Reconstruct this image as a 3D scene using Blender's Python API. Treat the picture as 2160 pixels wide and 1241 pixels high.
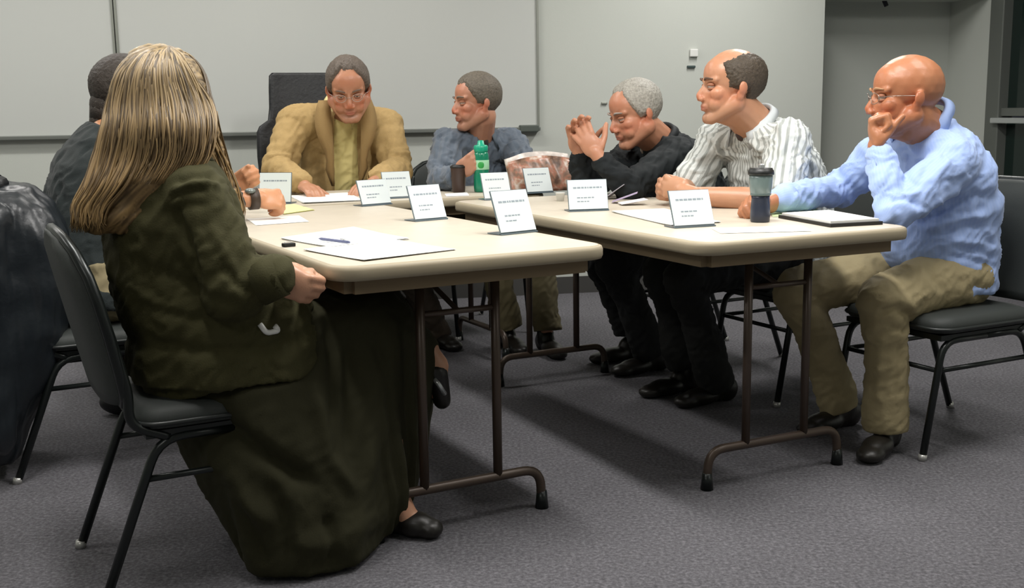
import bpy, bmesh, math, random
import numpy as np
from mathutils import Vector, Matrix
random.seed(7)
PI = math.pi
for o in list(bpy.data.objects): bpy.data.objects.remove(o)
SC = bpy.context.scene
COL = SC.collection

# ------------------------------------------------------------------ camera
FPX, PITCH, ROLL, CH = 2328.3, 0.1646, -0.0149, 1.0892
cam_d = bpy.data.cameras.new('camera'); cam = bpy.data.objects.new('camera', cam_d); COL.objects.link(cam)
_f = Vector((0, math.cos(PITCH), -math.sin(PITCH))); _r0 = Vector((1, 0, 0)); _u0 = Vector((0, math.sin(PITCH), math.cos(PITCH)))
_r = _r0*math.cos(ROLL) + _u0*math.sin(ROLL); _u = -_r0*math.sin(ROLL) + _u0*math.cos(ROLL)
_m = Matrix((_r, _u, -_f)).transposed().to_4x4(); _m.translation = (0, 0, CH)
cam.matrix_world = _m
cam_d.sensor_width = 36; cam_d.lens = FPX/2160*36; cam_d.clip_start = .05
SC.camera = cam

def at(px, py, Y=None, z=None, X=None):
    """photo position + a known depth / height -> point in the room"""
    d = _f*FPX + _r*(px-1080) - _u*(py-620.5)
    t = Y/d.y if Y is not None else ((z-CH)/d.z if z is not None else X/d.x)
    return Vector((0, 0, CH)) + d*t

# ------------------------------------------------------------------ world, exposure, lights
SC.view_settings.view_transform = 'Standard'; SC.view_settings.look = 'None'
SC.view_settings.gamma = 1; SC.view_settings.use_curve_mapping = False
SC.view_settings.exposure = 0.09
w = bpy.data.worlds.new('world'); SC.world = w; w.use_nodes = True
w.node_tree.nodes['Background'].inputs[0].default_value = (.8, .85, 1, 1)
w.node_tree.nodes['Background'].inputs[1].default_value = .02

TW = Vector((.8867, .4624, 0)); TL = Vector((-.4624, .8867, 0))     # table width / length directions
WY = .178; WD = Vector((math.cos(WY), math.sin(WY), 0)); WN = Vector((math.sin(WY), -math.cos(WY), 0))   # along back wall, towards camera
W0 = Vector((0, 6.504, 0)); CEIL = 2.62
TUBES = []                                   # position, heading, watts
for a_, b_, pw in ((.30, 2.6, 31), (.30, 5.0, 12), (1.78, 2.3, 46), (-1.3, 3.8, 12), (-1.2, .6, 14), (3.05, 1.9, 20), (3.3, -.4, 12)):  # tube near bald man added to brighten his shirt; table rows read from shadows
    p_ = TW*a_ + TL*b_; TUBES.append((p_.x, p_.y, math.atan2(TW.y, TW.x), pw))
for u_, pw in ((-3.4, 17), (-1.2, 17), (1.15, 34)):  # wall row added to brighten back wall, last turned to soften alcove shade
    p_ = W0 + WD*u_ + WN*1.25; TUBES.append((p_.x, p_.y, WY+PI/2 if u_ < 1 else WY, pw))
for i, (x_, y_, ya, pw) in enumerate(TUBES):
    L = bpy.data.lights.new('unseen_ceiling_tube', 'AREA'); L.shape = 'RECTANGLE'; L.size = .16; L.size_y = 1.2
    L.energy = pw; L.color = (1, .975, .945)
    o = bpy.data.objects.new('unseen_ceiling_tube', L); COL.objects.link(o)
    o.location = (x_, y_, CEIL-.075); o.rotation_euler = (0, 0, ya)

# ------------------------------------------------------------------ helpers
def lin(c):
    if isinstance(c, str):
        c = tuple(int(c[i:i+2], 16)/255 for i in (0, 2, 4))
    return tuple((v/12.92 if v <= .04045 else ((v+.055)/1.055)**2.4) for v in c[:3])

MATS = {}
def mat(name, col, rough=.6, metal=0, bump=0, bscale=60, var=0, vscale=8, spec=.5, attr=False, sheen=0, trans=0, stripe=None, coat=0, sss=0, alpha=1, emis=0):
    if name in MATS: return MATS[name]
    m = bpy.data.materials.new(name); m.use_nodes = True; nt = m.node_tree; N = nt.nodes; K = nt.links
    b = N['Principled BSDF']; c = (*lin(col), 1)
    b.inputs['Base Color'].default_value = c; b.inputs['Roughness'].default_value = rough
    b.inputs['Metallic'].default_value = metal; b.inputs['Specular IOR Level'].default_value = spec
    if sheen: b.inputs['Sheen Weight'].default_value = sheen
    if trans: b.inputs['Transmission Weight'].default_value = trans
    if coat: b.inputs['Coat Weight'].default_value = coat
    if sss: b.inputs['Subsurface Weight'].default_value = sss; b.inputs['Subsurface Radius'].default_value = (.012, .005, .003)
    tc = N.new('ShaderNodeTexCoord'); out = None
    if attr:
        a = N.new('ShaderNodeAttribute'); a.attribute_name = 'Col'; out = a.outputs['Color']
    if stripe:
        col2, freq, sharp, mixf = stripe
        a = N.new('ShaderNodeAttribute'); a.attribute_name = 'sc'
        mu = N.new('ShaderNodeMath'); mu.operation = 'MULTIPLY'; mu.inputs[1].default_value = freq; K.new(a.outputs['Fac'], mu.inputs[0])
        si = N.new('ShaderNodeMath'); si.operation = 'SINE'; K.new(mu.outputs[0], si.inputs[0])
        mr = N.new('ShaderNodeMapRange'); mr.inputs[1].default_value = sharp; mr.inputs[2].default_value = sharp+.5; K.new(si.outputs[0], mr.inputs[0])
        mf = N.new('ShaderNodeMath'); mf.operation = 'MULTIPLY'; mf.inputs[1].default_value = mixf; K.new(mr.outputs[0], mf.inputs[0])
        mx = N.new('ShaderNodeMixRGB'); mx.inputs[1].default_value = c; mx.inputs[2].default_value = (*lin(col2), 1); K.new(mf.outputs[0], mx.inputs[0])
        out = mx.outputs[0]
    if var:
        n = N.new('ShaderNodeTexNoise'); n.inputs['Scale'].default_value = vscale; n.inputs['Detail'].default_value = 6; K.new(tc.outputs['Object'], n.inputs['Vector'])
        mr = N.new('ShaderNodeMapRange'); mr.inputs[1].default_value = .3; mr.inputs[2].default_value = .7; mr.inputs[3].default_value = 1-var; mr.inputs[4].default_value = 1+var
        K.new(n.outputs['Fac'], mr.inputs[0])
        hs = N.new('ShaderNodeHueSaturation'); K.new(mr.outputs[0], hs.inputs['Value'])
        if out: K.new(out, hs.inputs['Color'])
        else: hs.inputs['Color'].default_value = c
        out = hs.outputs[0]
    if out: K.new(out, b.inputs['Base Color'])
    if bump:
        n = N.new('ShaderNodeTexNoise'); n.inputs['Scale'].default_value = bscale; n.inputs['Detail'].default_value = 4; K.new(tc.outputs['Object'], n.inputs['Vector'])
        bp = N.new('ShaderNodeBump'); bp.inputs['Strength'].default_value = bump; bp.inputs['Distance'].default_value = .004
        K.new(n.outputs['Fac'], bp.inputs['Height']); K.new(bp.outputs[0], b.inputs['Normal'])
    if emis:
        b.inputs['Emission Color'].default_value = c; b.inputs['Emission Strength'].default_value = emis
    MATS[name] = m; return m

def tag(o, label=None, cat=None, group=None, kind=None):
    if label: o['label'] = label
    if cat: o['category'] = cat
    if group: o['group'] = group
    if kind: o['kind'] = kind
    return o
def empty(name, loc, label=None, cat=None, group=None, yaw=0):
    o = bpy.data.objects.new(name, None); COL.objects.link(o); o.location = loc; o.rotation_euler = (0, 0, yaw)
    o.empty_display_size = .1
    return tag(o, label, cat, group)

def top(o):
    while o.parent is not None: o = o.parent
    return o
def link_mesh(name, V, F, m, parent=None, smooth=False, world=True):
    """V in world space (world=True) or in the parent's own space"""
    me = bpy.data.meshes.new(name)
    if parent is not None and world:
        rt = parent
        while rt.parent is not None: rt = rt.parent
        inv = Matrix.LocRotScale(rt.location, rt.rotation_euler, None).inverted(); V = [inv @ Vector(v) for v in V]
    me.from_pydata([tuple(v) for v in V], [], F); me.update()
    if m: me.materials.append(m)
    if smooth: me.shade_smooth()
    o = bpy.data.objects.new(name, me); COL.objects.link(o)
    if parent is not None: o.parent = parent
    return o

class MB:
    """mesh collector: boxes, tubes, lofts -> one mesh object"""
    def __init__(s): s.V = []; s.F = []
    def add(s, V, F):
        n = len(s.V); s.V += [Vector(v) for v in V]; s.F += [tuple(i+n for i in f) for f in F]; return s
    def box(s, c, size, R=None, bev=0):
        bm = bmesh.new(); bmesh.ops.create_cube(bm, size=1)
        bmesh.ops.scale(bm, vec=size, verts=bm.verts)
        if bev: bmesh.ops.bevel(bm, geom=bm.edges[:], offset=bev, segments=2, affect='EDGES', profile=.5)
        M = (R.to_4x4() if R is not None else Matrix()); c = Vector(c)
        s.add([c + (M @ v.co) for v in bm.verts], [[v.index for v in f.verts] for f in (bm.verts.index_update() or bm.faces)]); bm.free(); return s
    def ell(s, c, r, R=None, sub=3):
        bm = bmesh.new(); bmesh.ops.create_icosphere(bm, subdivisions=sub, radius=1)
        M = (R.to_3x3() if R is not None else Matrix.Identity(3)); c = Vector(c)
        bm.verts.index_update()
        s.add([c + M @ Vector((v.co.x*r[0], v.co.y*r[1], v.co.z*r[2])) for v in bm.verts], [[v.index for v in f.verts] for f in bm.faces]); bm.free(); return s
    def loft(s, rings, cap=True):
        n = len(rings[0]); V = [p for r in rings for p in r]; F = []
        for k in range(len(rings)-1):
            for i in range(n):
                j = (i+1) % n; F.append((k*n+i, k*n+j, (k+1)*n+j, (k+1)*n+i))
        if cap: F.append(tuple(range(n))[::-1]); F.append(tuple((len(rings)-1)*n+i for i in range(n)))
        return s.add(V, F)
    def tube(s, pts, r, seg=10, cap=True):
        pts = [Vector(p) for p in pts]; rs = r if isinstance(r, (list, tuple)) else [r]*len(pts)
        t0 = (pts[1]-pts[0]).normalized(); up = Vector((0, 0, 1)) if abs(t0.z) < .9 else Vector((1, 0, 0))
        x = t0.cross(up).normalized(); rings = []
        for i, p in enumerate(pts):
            t = ((pts[min(i+1, len(pts)-1)] - pts[max(i-1, 0)])).normalized()
            x = (x - t*x.dot(t)).normalized(); y = t.cross(x)
            rings.append([p + (x*math.cos(a) + y*math.sin(a))*rs[i] for a in [2*PI*k/seg for k in range(seg)]])
        return s.loft(rings, cap)
    def cap(s, A, B, ra, rb, sub=2):
        A = Vector(A); B = Vector(B); s.ell(A, (ra,)*3, sub=sub); s.ell(B, (rb,)*3, sub=sub)
        if (B-A).length > 1e-4: s.tube([A, B], [ra, rb], seg=16)
        return s
    def build(s, name, m, parent=None, smooth=False, world=True):
        return link_mesh(name, s.V, s.F, m, parent, smooth, world)

def bezier(pts, n=8):
    """Catmull-Rom through the points"""
    P = [Vector(p) for p in pts]; P = [P[0]*2-P[1]] + P + [P[-1]*2-P[-2]]; out = []
    for i in range(1, len(P)-2):
        for k in range(n):
            t = k/n; a, b, c, d = P[i-1:i+3]
            out.append(.5*((2*b) + (c-a)*t + (2*a-5*b+4*c-d)*t*t + (3*b-a-3*c+d)*t**3))
    out.append(P[-2]); return out
def bend(pts, r=.04, n=5):
    """polyline with rounded corners"""
    P = [Vector(p) for p in pts]; out = [P[0]]
    for i in range(1, len(P)-1):
        a = (P[i-1]-P[i]); b = (P[i+1]-P[i]); q = min(r, a.length*.48, b.length*.48)
        s0 = P[i]+a.normalized()*q; s1 = P[i]+b.normalized()*q
        for k in range(n+1):
            t = k/n; out.append(s0*(1-t)**2 + P[i]*2*t*(1-t) + s1*t*t)
    out.append(P[-1]); return out

# vectorised gradient noise
_rs = np.random.RandomState(5); _perm = _rs.permutation(512); _g = _rs.normal(size=(512, 3)); _g /= np.linalg.norm(_g, axis=1)[:, None]
def noise3(p):
    p = np.asarray(p, float); i = np.floor(p).astype(int); f = p-i; u = f*f*f*(f*(f*6-15)+10); r = 0
    for dx in (0, 1):
        for dy in (0, 1):
            for dz in (0, 1):
                h = _perm[(_perm[(_perm[(i[:, 0]+dx) % 512]+i[:, 1]+dy) % 512]+i[:, 2]+dz) % 512]
                d = _g[h]; v = d[:, 0]*(f[:, 0]-dx)+d[:, 1]*(f[:, 1]-dy)+d[:, 2]*(f[:, 2]-dz)
                wx = u[:, 0] if dx else 1-u[:, 0]; wy = u[:, 1] if dy else 1-u[:, 1]; wz = u[:, 2] if dz else 1-u[:, 2]
                r = r+v*wx*wy*wz
    return r
def nrm_np(a): return a/np.maximum(np.linalg.norm(a, axis=-1, keepdims=True), 1e-9)

def remesh(mb, name, m, parent, voxel=.007, smooth=4, post=None, sc=None, shade=True, attr=None):
    """fuse the collected volumes into one continuous skin, then sculpt it"""
    me = bpy.data.meshes.new('tmp'); me.from_pydata([tuple(v) for v in mb.V], [], mb.F); me.update()
    o = bpy.data.objects.new('tmp', me); COL.objects.link(o)
    md = o.modifiers.new('r', 'REMESH'); md.mode = 'VOXEL'; md.voxel_size = voxel; md.adaptivity = 0
    if smooth:
        sm = o.modifiers.new('s', 'SMOOTH'); sm.factor = .5; sm.iterations = smooth
    dg = bpy.context.evaluated_depsgraph_get(); me2 = bpy.data.meshes.new_from_object(o.evaluated_get(dg))
    bpy.data.objects.remove(o); bpy.data.meshes.remove(me)
    n = len(me2.vertices); co = np.empty(n*3); me2.vertices.foreach_get('co', co); co = co.reshape(-1, 3)
    no = np.empty(n*3); me2.vertices.foreach_get('normal', no); no = no.reshape(-1, 3)
    colr = None; rest = co.copy()
    if post:
        r = post(co, no)
        if isinstance(r, tuple): co, colr = r
        else: co = r
    if sc is not None:
        a = me2.attributes.new('sc', 'FLOAT', 'POINT'); a.data.foreach_set('value', sc(rest).astype(np.float32))
    if colr is not None:
        a = me2.color_attributes.new('Col', 'FLOAT_COLOR', 'POINT')
        a.data.foreach_set('color', np.hstack([colr, np.ones((n, 1))]).astype(np.float32).ravel())
    if parent is not None:
        inv = Matrix.LocRotScale(top(parent).location, top(parent).rotation_euler, None).inverted()
        M = np.array(inv); co = co @ M[:3, :3].T + M[:3, 3]
    me2.vertices.foreach_set('co', co.astype(np.float32).ravel()); me2.update()
    me2.materials.clear(); me2.materials.append(m); me2.shade_smooth(); me2.name = name
    ob = bpy.data.objects.new(name, me2); COL.objects.link(ob)
    if parent is not None: ob.parent = parent
    return ob

# ------------------------------------------------------------------ materials
M_wall = mat('wall_paint', 'bbbfb8', .75, bump=.08, bscale=180, var=.015, vscale=1.5)
M_ceil = mat('ceiling_tile', 'd8d8d0', .9)
M_board = mat('whiteboard_enamel', 'bfc2be', .35, spec=.35, var=.01, vscale=1)
M_alu = mat('aluminium_trim', '8d9088', .45, metal=.6)
M_frame = mat('window_frame', '6f736e', .5, metal=.4)
M_glass = mat('night_glass', '10201c', .08, spec=.6)
M_top = mat('table_laminate', 'c4bbaa', .42, var=.035, vscale=14, bump=.03, bscale=220, spec=.4)
M_rim = mat('table_edge', 'a1967f', .5, spec=.35)
M_under = mat('table_underside', '7b6a50', .7)
M_brown = mat('brown_steel', '4a3d33', .38, metal=.3, spec=.6)
M_paper = mat('white_paper', 'f2f2ec', .7)
M_yellow = mat('yellow_paper', 'e8e39c', .7)
M_green = mat('pale_green_paper', 'c4d6a4', .7)
M_black = mat('black_plastic', '121413', .45)
M_tube = mat('black_steel_tube', '1c2120', .32, metal=.4, spec=.6)
M_vinyl = mat('grey_upholstery', '343836', .6, bump=.15, bscale=500, spec=.35)
M_piping = mat('chair_piping', '222625', .4)
M_glide = mat('chair_glide', 'b8b8b4', .35, metal=.5)
M_cardface = mat('card_paper', 'd9e2e2', .5, spec=.3)
M_ink = mat('card_ink', '8f9aa2', .7)
M_cardedge = mat('card_holder', '5d6c74', .25, spec=.6)
M_clear = mat('clear_acrylic', 'dfe9ea', .08, trans=.9)
M_leather = mat('black_leather', '0f1113', .42, bump=.3, bscale=60, spec=.4)
M_shoe = mat('dark_shoe_leather', '1d1a16', .4)
M_silver = mat('silver_metal', 'd8dcdc', .25, metal=.7)
M_white = mat('white_plastic', 'd9dad6', .4)

# carpet
def carpet():
    m = bpy.data.materials.new('carpet'); m.use_nodes = True; nt = m.node_tree; N = nt.nodes; K = nt.links; b = N['Principled BSDF']
    b.inputs['Roughness'].default_value = .95; b.inputs['Specular IOR Level'].default_value = .15
    tc = N.new('ShaderNodeTexCoord')
    n1 = N.new('ShaderNodeTexNoise'); n1.inputs['Scale'].default_value = 95; n1.inputs['Detail'].default_value = 5; n1.inputs['Roughness'].default_value = .7
    n2 = N.new('ShaderNodeTexNoise'); n2.inputs['Scale'].default_value = 9; n2.inputs['Detail'].default_value = 3
    K.new(tc.outputs['Object'], n1.inputs['Vector']); K.new(tc.outputs['Object'], n2.inputs['Vector'])
    cr = N.new('ShaderNodeValToRGB'); e = cr.color_ramp.elements
    e[0].position = .3; e[0].color = (*lin('474649'), 1); e[1].position = .7; e[1].color = (*lin('7f7d82'), 1)
    x = e.new(.5); x.color = (*lin('626165'), 1)
    K.new(n1.outputs['Fac'], cr.inputs[0])
    hs = N.new('ShaderNodeHueSaturation'); mr = N.new('ShaderNodeMapRange'); mr.inputs[3].default_value = .9; mr.inputs[4].default_value = 1.1
    K.new(n2.outputs['Fac'], mr.inputs[0]); K.new(mr.outputs[0], hs.inputs['Value']); K.new(cr.outputs[0], hs.inputs['Color']); K.new(hs.outputs[0], b.inputs['Base Color'])
    bp = N.new('ShaderNodeBump'); bp.inputs['Strength'].default_value = .6; bp.inputs['Distance'].default_value = .006
    K.new(n1.outputs['Fac'], bp.inputs['Height']); K.new(bp.outputs[0], b.inputs['Normal'])
    return m
M_carpet = carpet()

# ------------------------------------------------------------------ room (frame turned by the wall's yaw)
def isect_x(px, py=150, v=0):
    """distance along the back wall hit by a view ray"""
    d = _f*FPX + _r*(px-1080) - _u*(py-620.5); n = WN; t = (W0+WN*v-Vector((0, 0, CH))).dot(n)/d.dot(n)
    P = Vector((0, 0, CH)) + d*t; return (P-W0).dot(WD), P.z
CX = isect_x(1736)[0]                                  # where the back wall ends and the alcove begins
AD = .45; UR = isect_x(1998, 150, -AD)[0]               # alcove depth, right wall
def room(u, v, z): return W0 + WD*u + WN*v + Vector((0, 0, z))     # u along back wall, v out of it
RZ = Matrix.Rotation(WY, 3, 'Z')
def rbox(name, u, v, z, su, sv, sz, m, parent=None, bev=0):
    return MB().box(room(u, v, z), (su, sv, sz), RZ, bev).build(name, m, parent)
UL, VN = -4.6, 8.2; HZ = 1.75
mid = (UL+UR)/2; wid = UR-UL; MB2 = (UL+CX)/2; WB2 = CX-UL
tag(rbox('floor', mid, (VN-AD)/2, -.05, wid+.4, VN+AD+.4, .1, M_carpet), kind='structure')
tag(rbox('ceiling', mid, (VN-AD)/2, CEIL+.05, wid+.4, VN+AD+.4, .1, M_ceil), kind='structure')
tag(rbox('wall_back', MB2, -.06, CEIL/2, WB2, .12, CEIL, M_wall), kind='structure')
tag(rbox('wall_left', UL-.06, VN/2, CEIL/2, .12, VN, CEIL, M_wall), kind='structure')
tag(rbox('wall_front', mid, VN+.06, CEIL/2, wid, .12, CEIL, M_wall), kind='structure')
# right wall with the glazed door opening
def right_v(px, py=150):
    d = _f*FPX + _r*(px-1080) - _u*(py-620.5); P0 = room(UR, 0, 0); t = (P0-Vector((0, 0, CH))).dot(WD)/d.dot(WD)
    P = Vector((0, 0, CH)) + d*t; return (P-P0).dot(WN), P.z
v0 = right_v(2094, 100)[0]; vg = right_v(2122, 100)[0]; zbar = right_v(2120, 254)[1]
print('ROOM', CX, UR, v0, vg, zbar)
v1 = v0+2.0
tag(rbox('wall_alcove', (CX+UR)/2, -AD-.06, CEIL/2, UR-CX+.24, .12, CEIL, M_wall), kind='structure')
tag(rbox('wall_alcove_return', CX-.06, -AD/2-.06, CEIL/2, .12, AD-.12, CEIL, M_wall), kind='structure')
tag(rbox('soffit_alcove', (CX+UR)/2, -AD/2, (CEIL+HZ)/2, UR-CX, AD, CEIL-HZ, M_wall), kind='structure')  # unseen header, underside height set to shade the alcove wall's top
tag(rbox('wall_right', UR+.06, (v0-AD)/2, CEIL/2, .12, v0+AD, CEIL, M_wall), kind='structure')
tag(rbox('wall_right_front', UR+.06, (v1+VN)/2, CEIL/2, .12, VN-v1, CEIL, M_wall), kind='structure')
tag(rbox('wall_right_lintel', UR+.06, (v0+v1)/2, (CEIL+2.2)/2, .12, v1-v0, CEIL-2.2, M_wall), kind='structure')
win = empty('window_1', room(UR, (v0+v1)/2, 0), yaw=0); win['kind'] = 'structure'
fw = vg-v0
fr = MB()
fr.box(room(UR+.02, v0+fw/2, 1.1), (.10, fw, 2.2), RZ, .006).box(room(UR+.02, v1-fw/2, 1.1), (.10, fw, 2.2), RZ, .006)
fr.box(room(UR+.02, (v0+v1)/2, 2.16), (.10, v1-v0, .08), RZ, .006).box(room(UR+.02, (v0+v1)/2, .04), (.10, v1-v0, .08), RZ, .006)
fr.build('frame', M_frame, win)
MB().box(room(UR-.04, (v0+v1)/2, zbar), (.05, v1-v0-2*fw+.06, .035), RZ, .008).build('push_bar', M_silver, win)
MB().box(room(UR+.02, (v0+v1)/2, zbar+.05), (.06, v1-v0-2*fw, .05), RZ, .004).build('rail', M_frame, win)
MB().box(room(UR+.04, (v0+v1)/2, (zbar+2.12+.08)/2), (.012, v1-v0-2*fw+.02, 2.12-zbar-.06), RZ).build('pane', M_glass, win)
MB().box(room(UR+.04, (v0+v1)/2, (zbar+.03)/2+.02), (.012, v1-v0-2*fw+.02, zbar-.06), RZ).build('pane', M_glass, win)
tag(rbox('baseboard_back', MB2, .008, .05, WB2, .016, .10, mat('baseboard_vinyl', '3c3b39', .6)), kind='structure')
tag(rbox('baseboard_alcove', (CX+UR)/2, -AD+.008, .05, UR-CX, .016, .10, MATS['baseboard_vinyl']), kind='structure')
tag(rbox('baseboard_right', UR-.008, (v0-AD)/2, .05, .016, v0+AD-.02, .10, MATS['baseboard_vinyl']), kind='structure')

# whiteboards
uB0 = isect_x(-260)[0]; uS = isect_x(250)[0]; uB1 = isect_x(1136)[0]; zB = isect_x(500, 281)[1]
def whiteboard(u0, u1, label, stub=False):
    t = empty('whiteboard', room((u0+u1)/2, 0, zB), label, 'whiteboard')
    h = 1.22
    MB().box(room((u0+u1)/2, .012, zB+h/2), (u1-u0-.02, .018, h), RZ).build('panel', M_board, t)
    f = MB(); f.box(room(u0+.009, .016, zB+h/2), (.012, .03, h+.02), RZ).box(room(u1-.009, .016, zB+h/2), (.012, .03, h+.02), RZ)
    f.box(room((u0+u1)/2, .016, zB+h), (u1-u0-.008, .03, .02), RZ)
    f.build('frame', M_alu if not stub else M_alu, t)
    MB().box(room((u0+u1)/2, .03, zB-.005), (u1-u0-.006, .058, .022), RZ, .004).build('tray', mat('tray_grey', '6a6e69', .5, metal=.2), t)
    if stub: MB().box(room(u1-.07, .035, zB-.002), (.11, .065, .04), RZ, .006).build('tray_end', mat('tray_dark', '4f5650', .5), t)
    return t
whiteboard(uB0, uS, 'whiteboard panel at far left of the back wall, left of the vertical seam')
whiteboard(uS, uB1, 'wide whiteboard panel behind the beige-jacketed man, right of the seam', True)
# thermostat / switches on the wall
uT, zT = isect_x(1462, 112); t = empty('thermostat', room(uT, 0, zT), 'small white thermostat box above a dark slot on the back wall', 'thermostat')
MB().box(room(uT, .012, zT), (.05, .024, .045), RZ, .005).build('case', M_white, t)
u2, z2 = isect_x(1457, 141); MB().box(room(u2, .008, z2), (.05, .016, .014), RZ, .003).build('strip', mat('strip_dark', '3b4a48', .5), t)  # thin dark strip a little below the case
uT, zT = isect_x(1274, 218); t = tag(MB().box(room(uT, .006, zT), (.035, .012, .014), RZ, .003).build('wall_hook', M_alu), 'tiny grey hook on the wall left of the white-haired man', 'hook')
# hanging thing at top right
uH, zH = isect_x(1845, 6, -AD)
ck = empty('coat_hook', room(uH, -AD, zH+.05), 'dark coat hook on the grey alcove wall above the bald man, at the top edge', 'hook')
MB().box(room(uH, -AD+.012, zH+.06), (.04, .024, .06), RZ, .004).build('plate', M_alu, ck)
MB().tube(bend([room(uH, -AD+.02, zH+.06), room(uH, -AD+.08, zH+.05), room(uH+.03, -AD+.10, zH-.03)], .03), .014).build('prong', mat('hook_dark', '2a2a33', .5), ck)

# ceiling fixtures (unseen above the frame; wall row and one near bald man added for light)
M_diff = mat('lit_diffuser', 'fff4e0', .5, emis=1.5)
for i, (x_, y_, ya, pw) in enumerate(TUBES):
    R = Matrix.Rotation(ya, 3, 'Z')
    t = empty('unseen_ceiling_light', (x_, y_, CEIL), 'long unseen fluorescent ceiling fixture over the meeting room', 'ceiling light', 'ceiling fixtures above the frame')
    MB().box((x_, y_, CEIL-.03), (.2, 1.24, .06), R, .004).build('housing', M_white, t)
    MB().box((x_, y_, CEIL-.064), (.17, 1.2, .01), R).build('diffuser', M_diff, t)

# ------------------------------------------------------------------ tables
def folding_table(x, y, th, LN, label, W=.76, e=.15, S=.487, H=.74):
    root = empty('folding_table', (x, y, 0), label, 'table', 'folding meeting tables', yaw=th)
    def ring(inset, z, r=.068, n=6):
        pts = []
        for cx, cy, a0 in ((W-r, r, -PI/2), (W-r, LN-r, 0), (r, LN-r, PI/2), (r, r, PI)):
            for k in range(n+1):
                a = a0+PI/2*k/n; pts.append(Vector((cx+(r-inset)*math.cos(a), cy+(r-inset)*math.sin(a), z)))
        return pts
    # top slab: laminate face, rounded moulded rim
    MB().loft([ring(.012, H-.012), ring(.012, H-.001), ring(.016, H)]).build('tabletop', M_top, root, world=False)
    rm = MB(); rr = [ring(.012, H-.038), ring(.003, H-.036), ring(0, H-.028), ring(0, H-.012), ring(.003, H-.004), ring(.0125, H-.0002), ring(.0125, H-.012), ring(.0125, H-.038)]
    rm.loft(rr, cap=False); o = rm.build('edge_band', M_rim, root, smooth=True, world=False)
    MB().loft([ring(.015, H-.037), ring(.0135, H-.015)]).build('underside', M_under, root, world=False)
    ap = MB()
    for yy in (.05, LN-.05): ap.box((W/2, yy, H-.055), (W-.12, .02, .036))
    for xx in (.05, W-.05): ap.box((xx, LN/2, H-.055), (.02, LN-.12, .036))
    ap.build('apron', M_under, root, world=False)
    for s, yy in ((1, e), (-1, LN-e)):
        f = MB().tube(bend([(W/2-S/2, yy, .0), (W/2-S/2+.004, yy, .115), (W/2+S/2-.004, yy, .115), (W/2+S/2, yy, 0)], .075, 7), [.013]*18, seg=12)
        bar = f.build('foot_bar', M_brown, root, True, world=False)
        for sx in (-1, 1):
            MB().tube([(W/2+sx*(S/2), yy, 0), (W/2+sx*S/2, yy, .05)], [.019, .014], seg=12).build('foot_cap', M_tube, bar, True, world=False)
            MB().tube([(W/2+sx*.108, yy, .115), (W/2+sx*.108, yy, H-.05)], .0125, seg=12).build('leg', M_brown, root, True, world=False)
        MB().tube([(W/2-.108, yy, H-.16), (W/2+.108, yy, H-.16)], .008, seg=8).build('cross_tube', M_brown, root, True, world=False)
        MB().tube([(W/2, yy, H-.16), (W/2, yy+s*.33, H-.06)], .007, seg=8).build('brace', M_brown, root, True, world=False)
    return root
folding_table(-.4032, 2.5005, .4954, 1.703, 'beige folding table at left, in front of the long-haired woman')
folding_table(.4980, 2.861, .4531, 1.69, 'beige folding table at right, under the travel mug and the bald man\'s arms')
# head table across the far ends: its length runs along TW
hp = Vector((-.544, 4.372, 0)) + TW*(.80)
# build turned: width along TL, length along -TW
folding_table(hp.x, hp.y, math.atan2(TW.y, TW.x)+PI/2, 1.9, 'beige folding table across the far end, in front of the man in the tan jacket')

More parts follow.
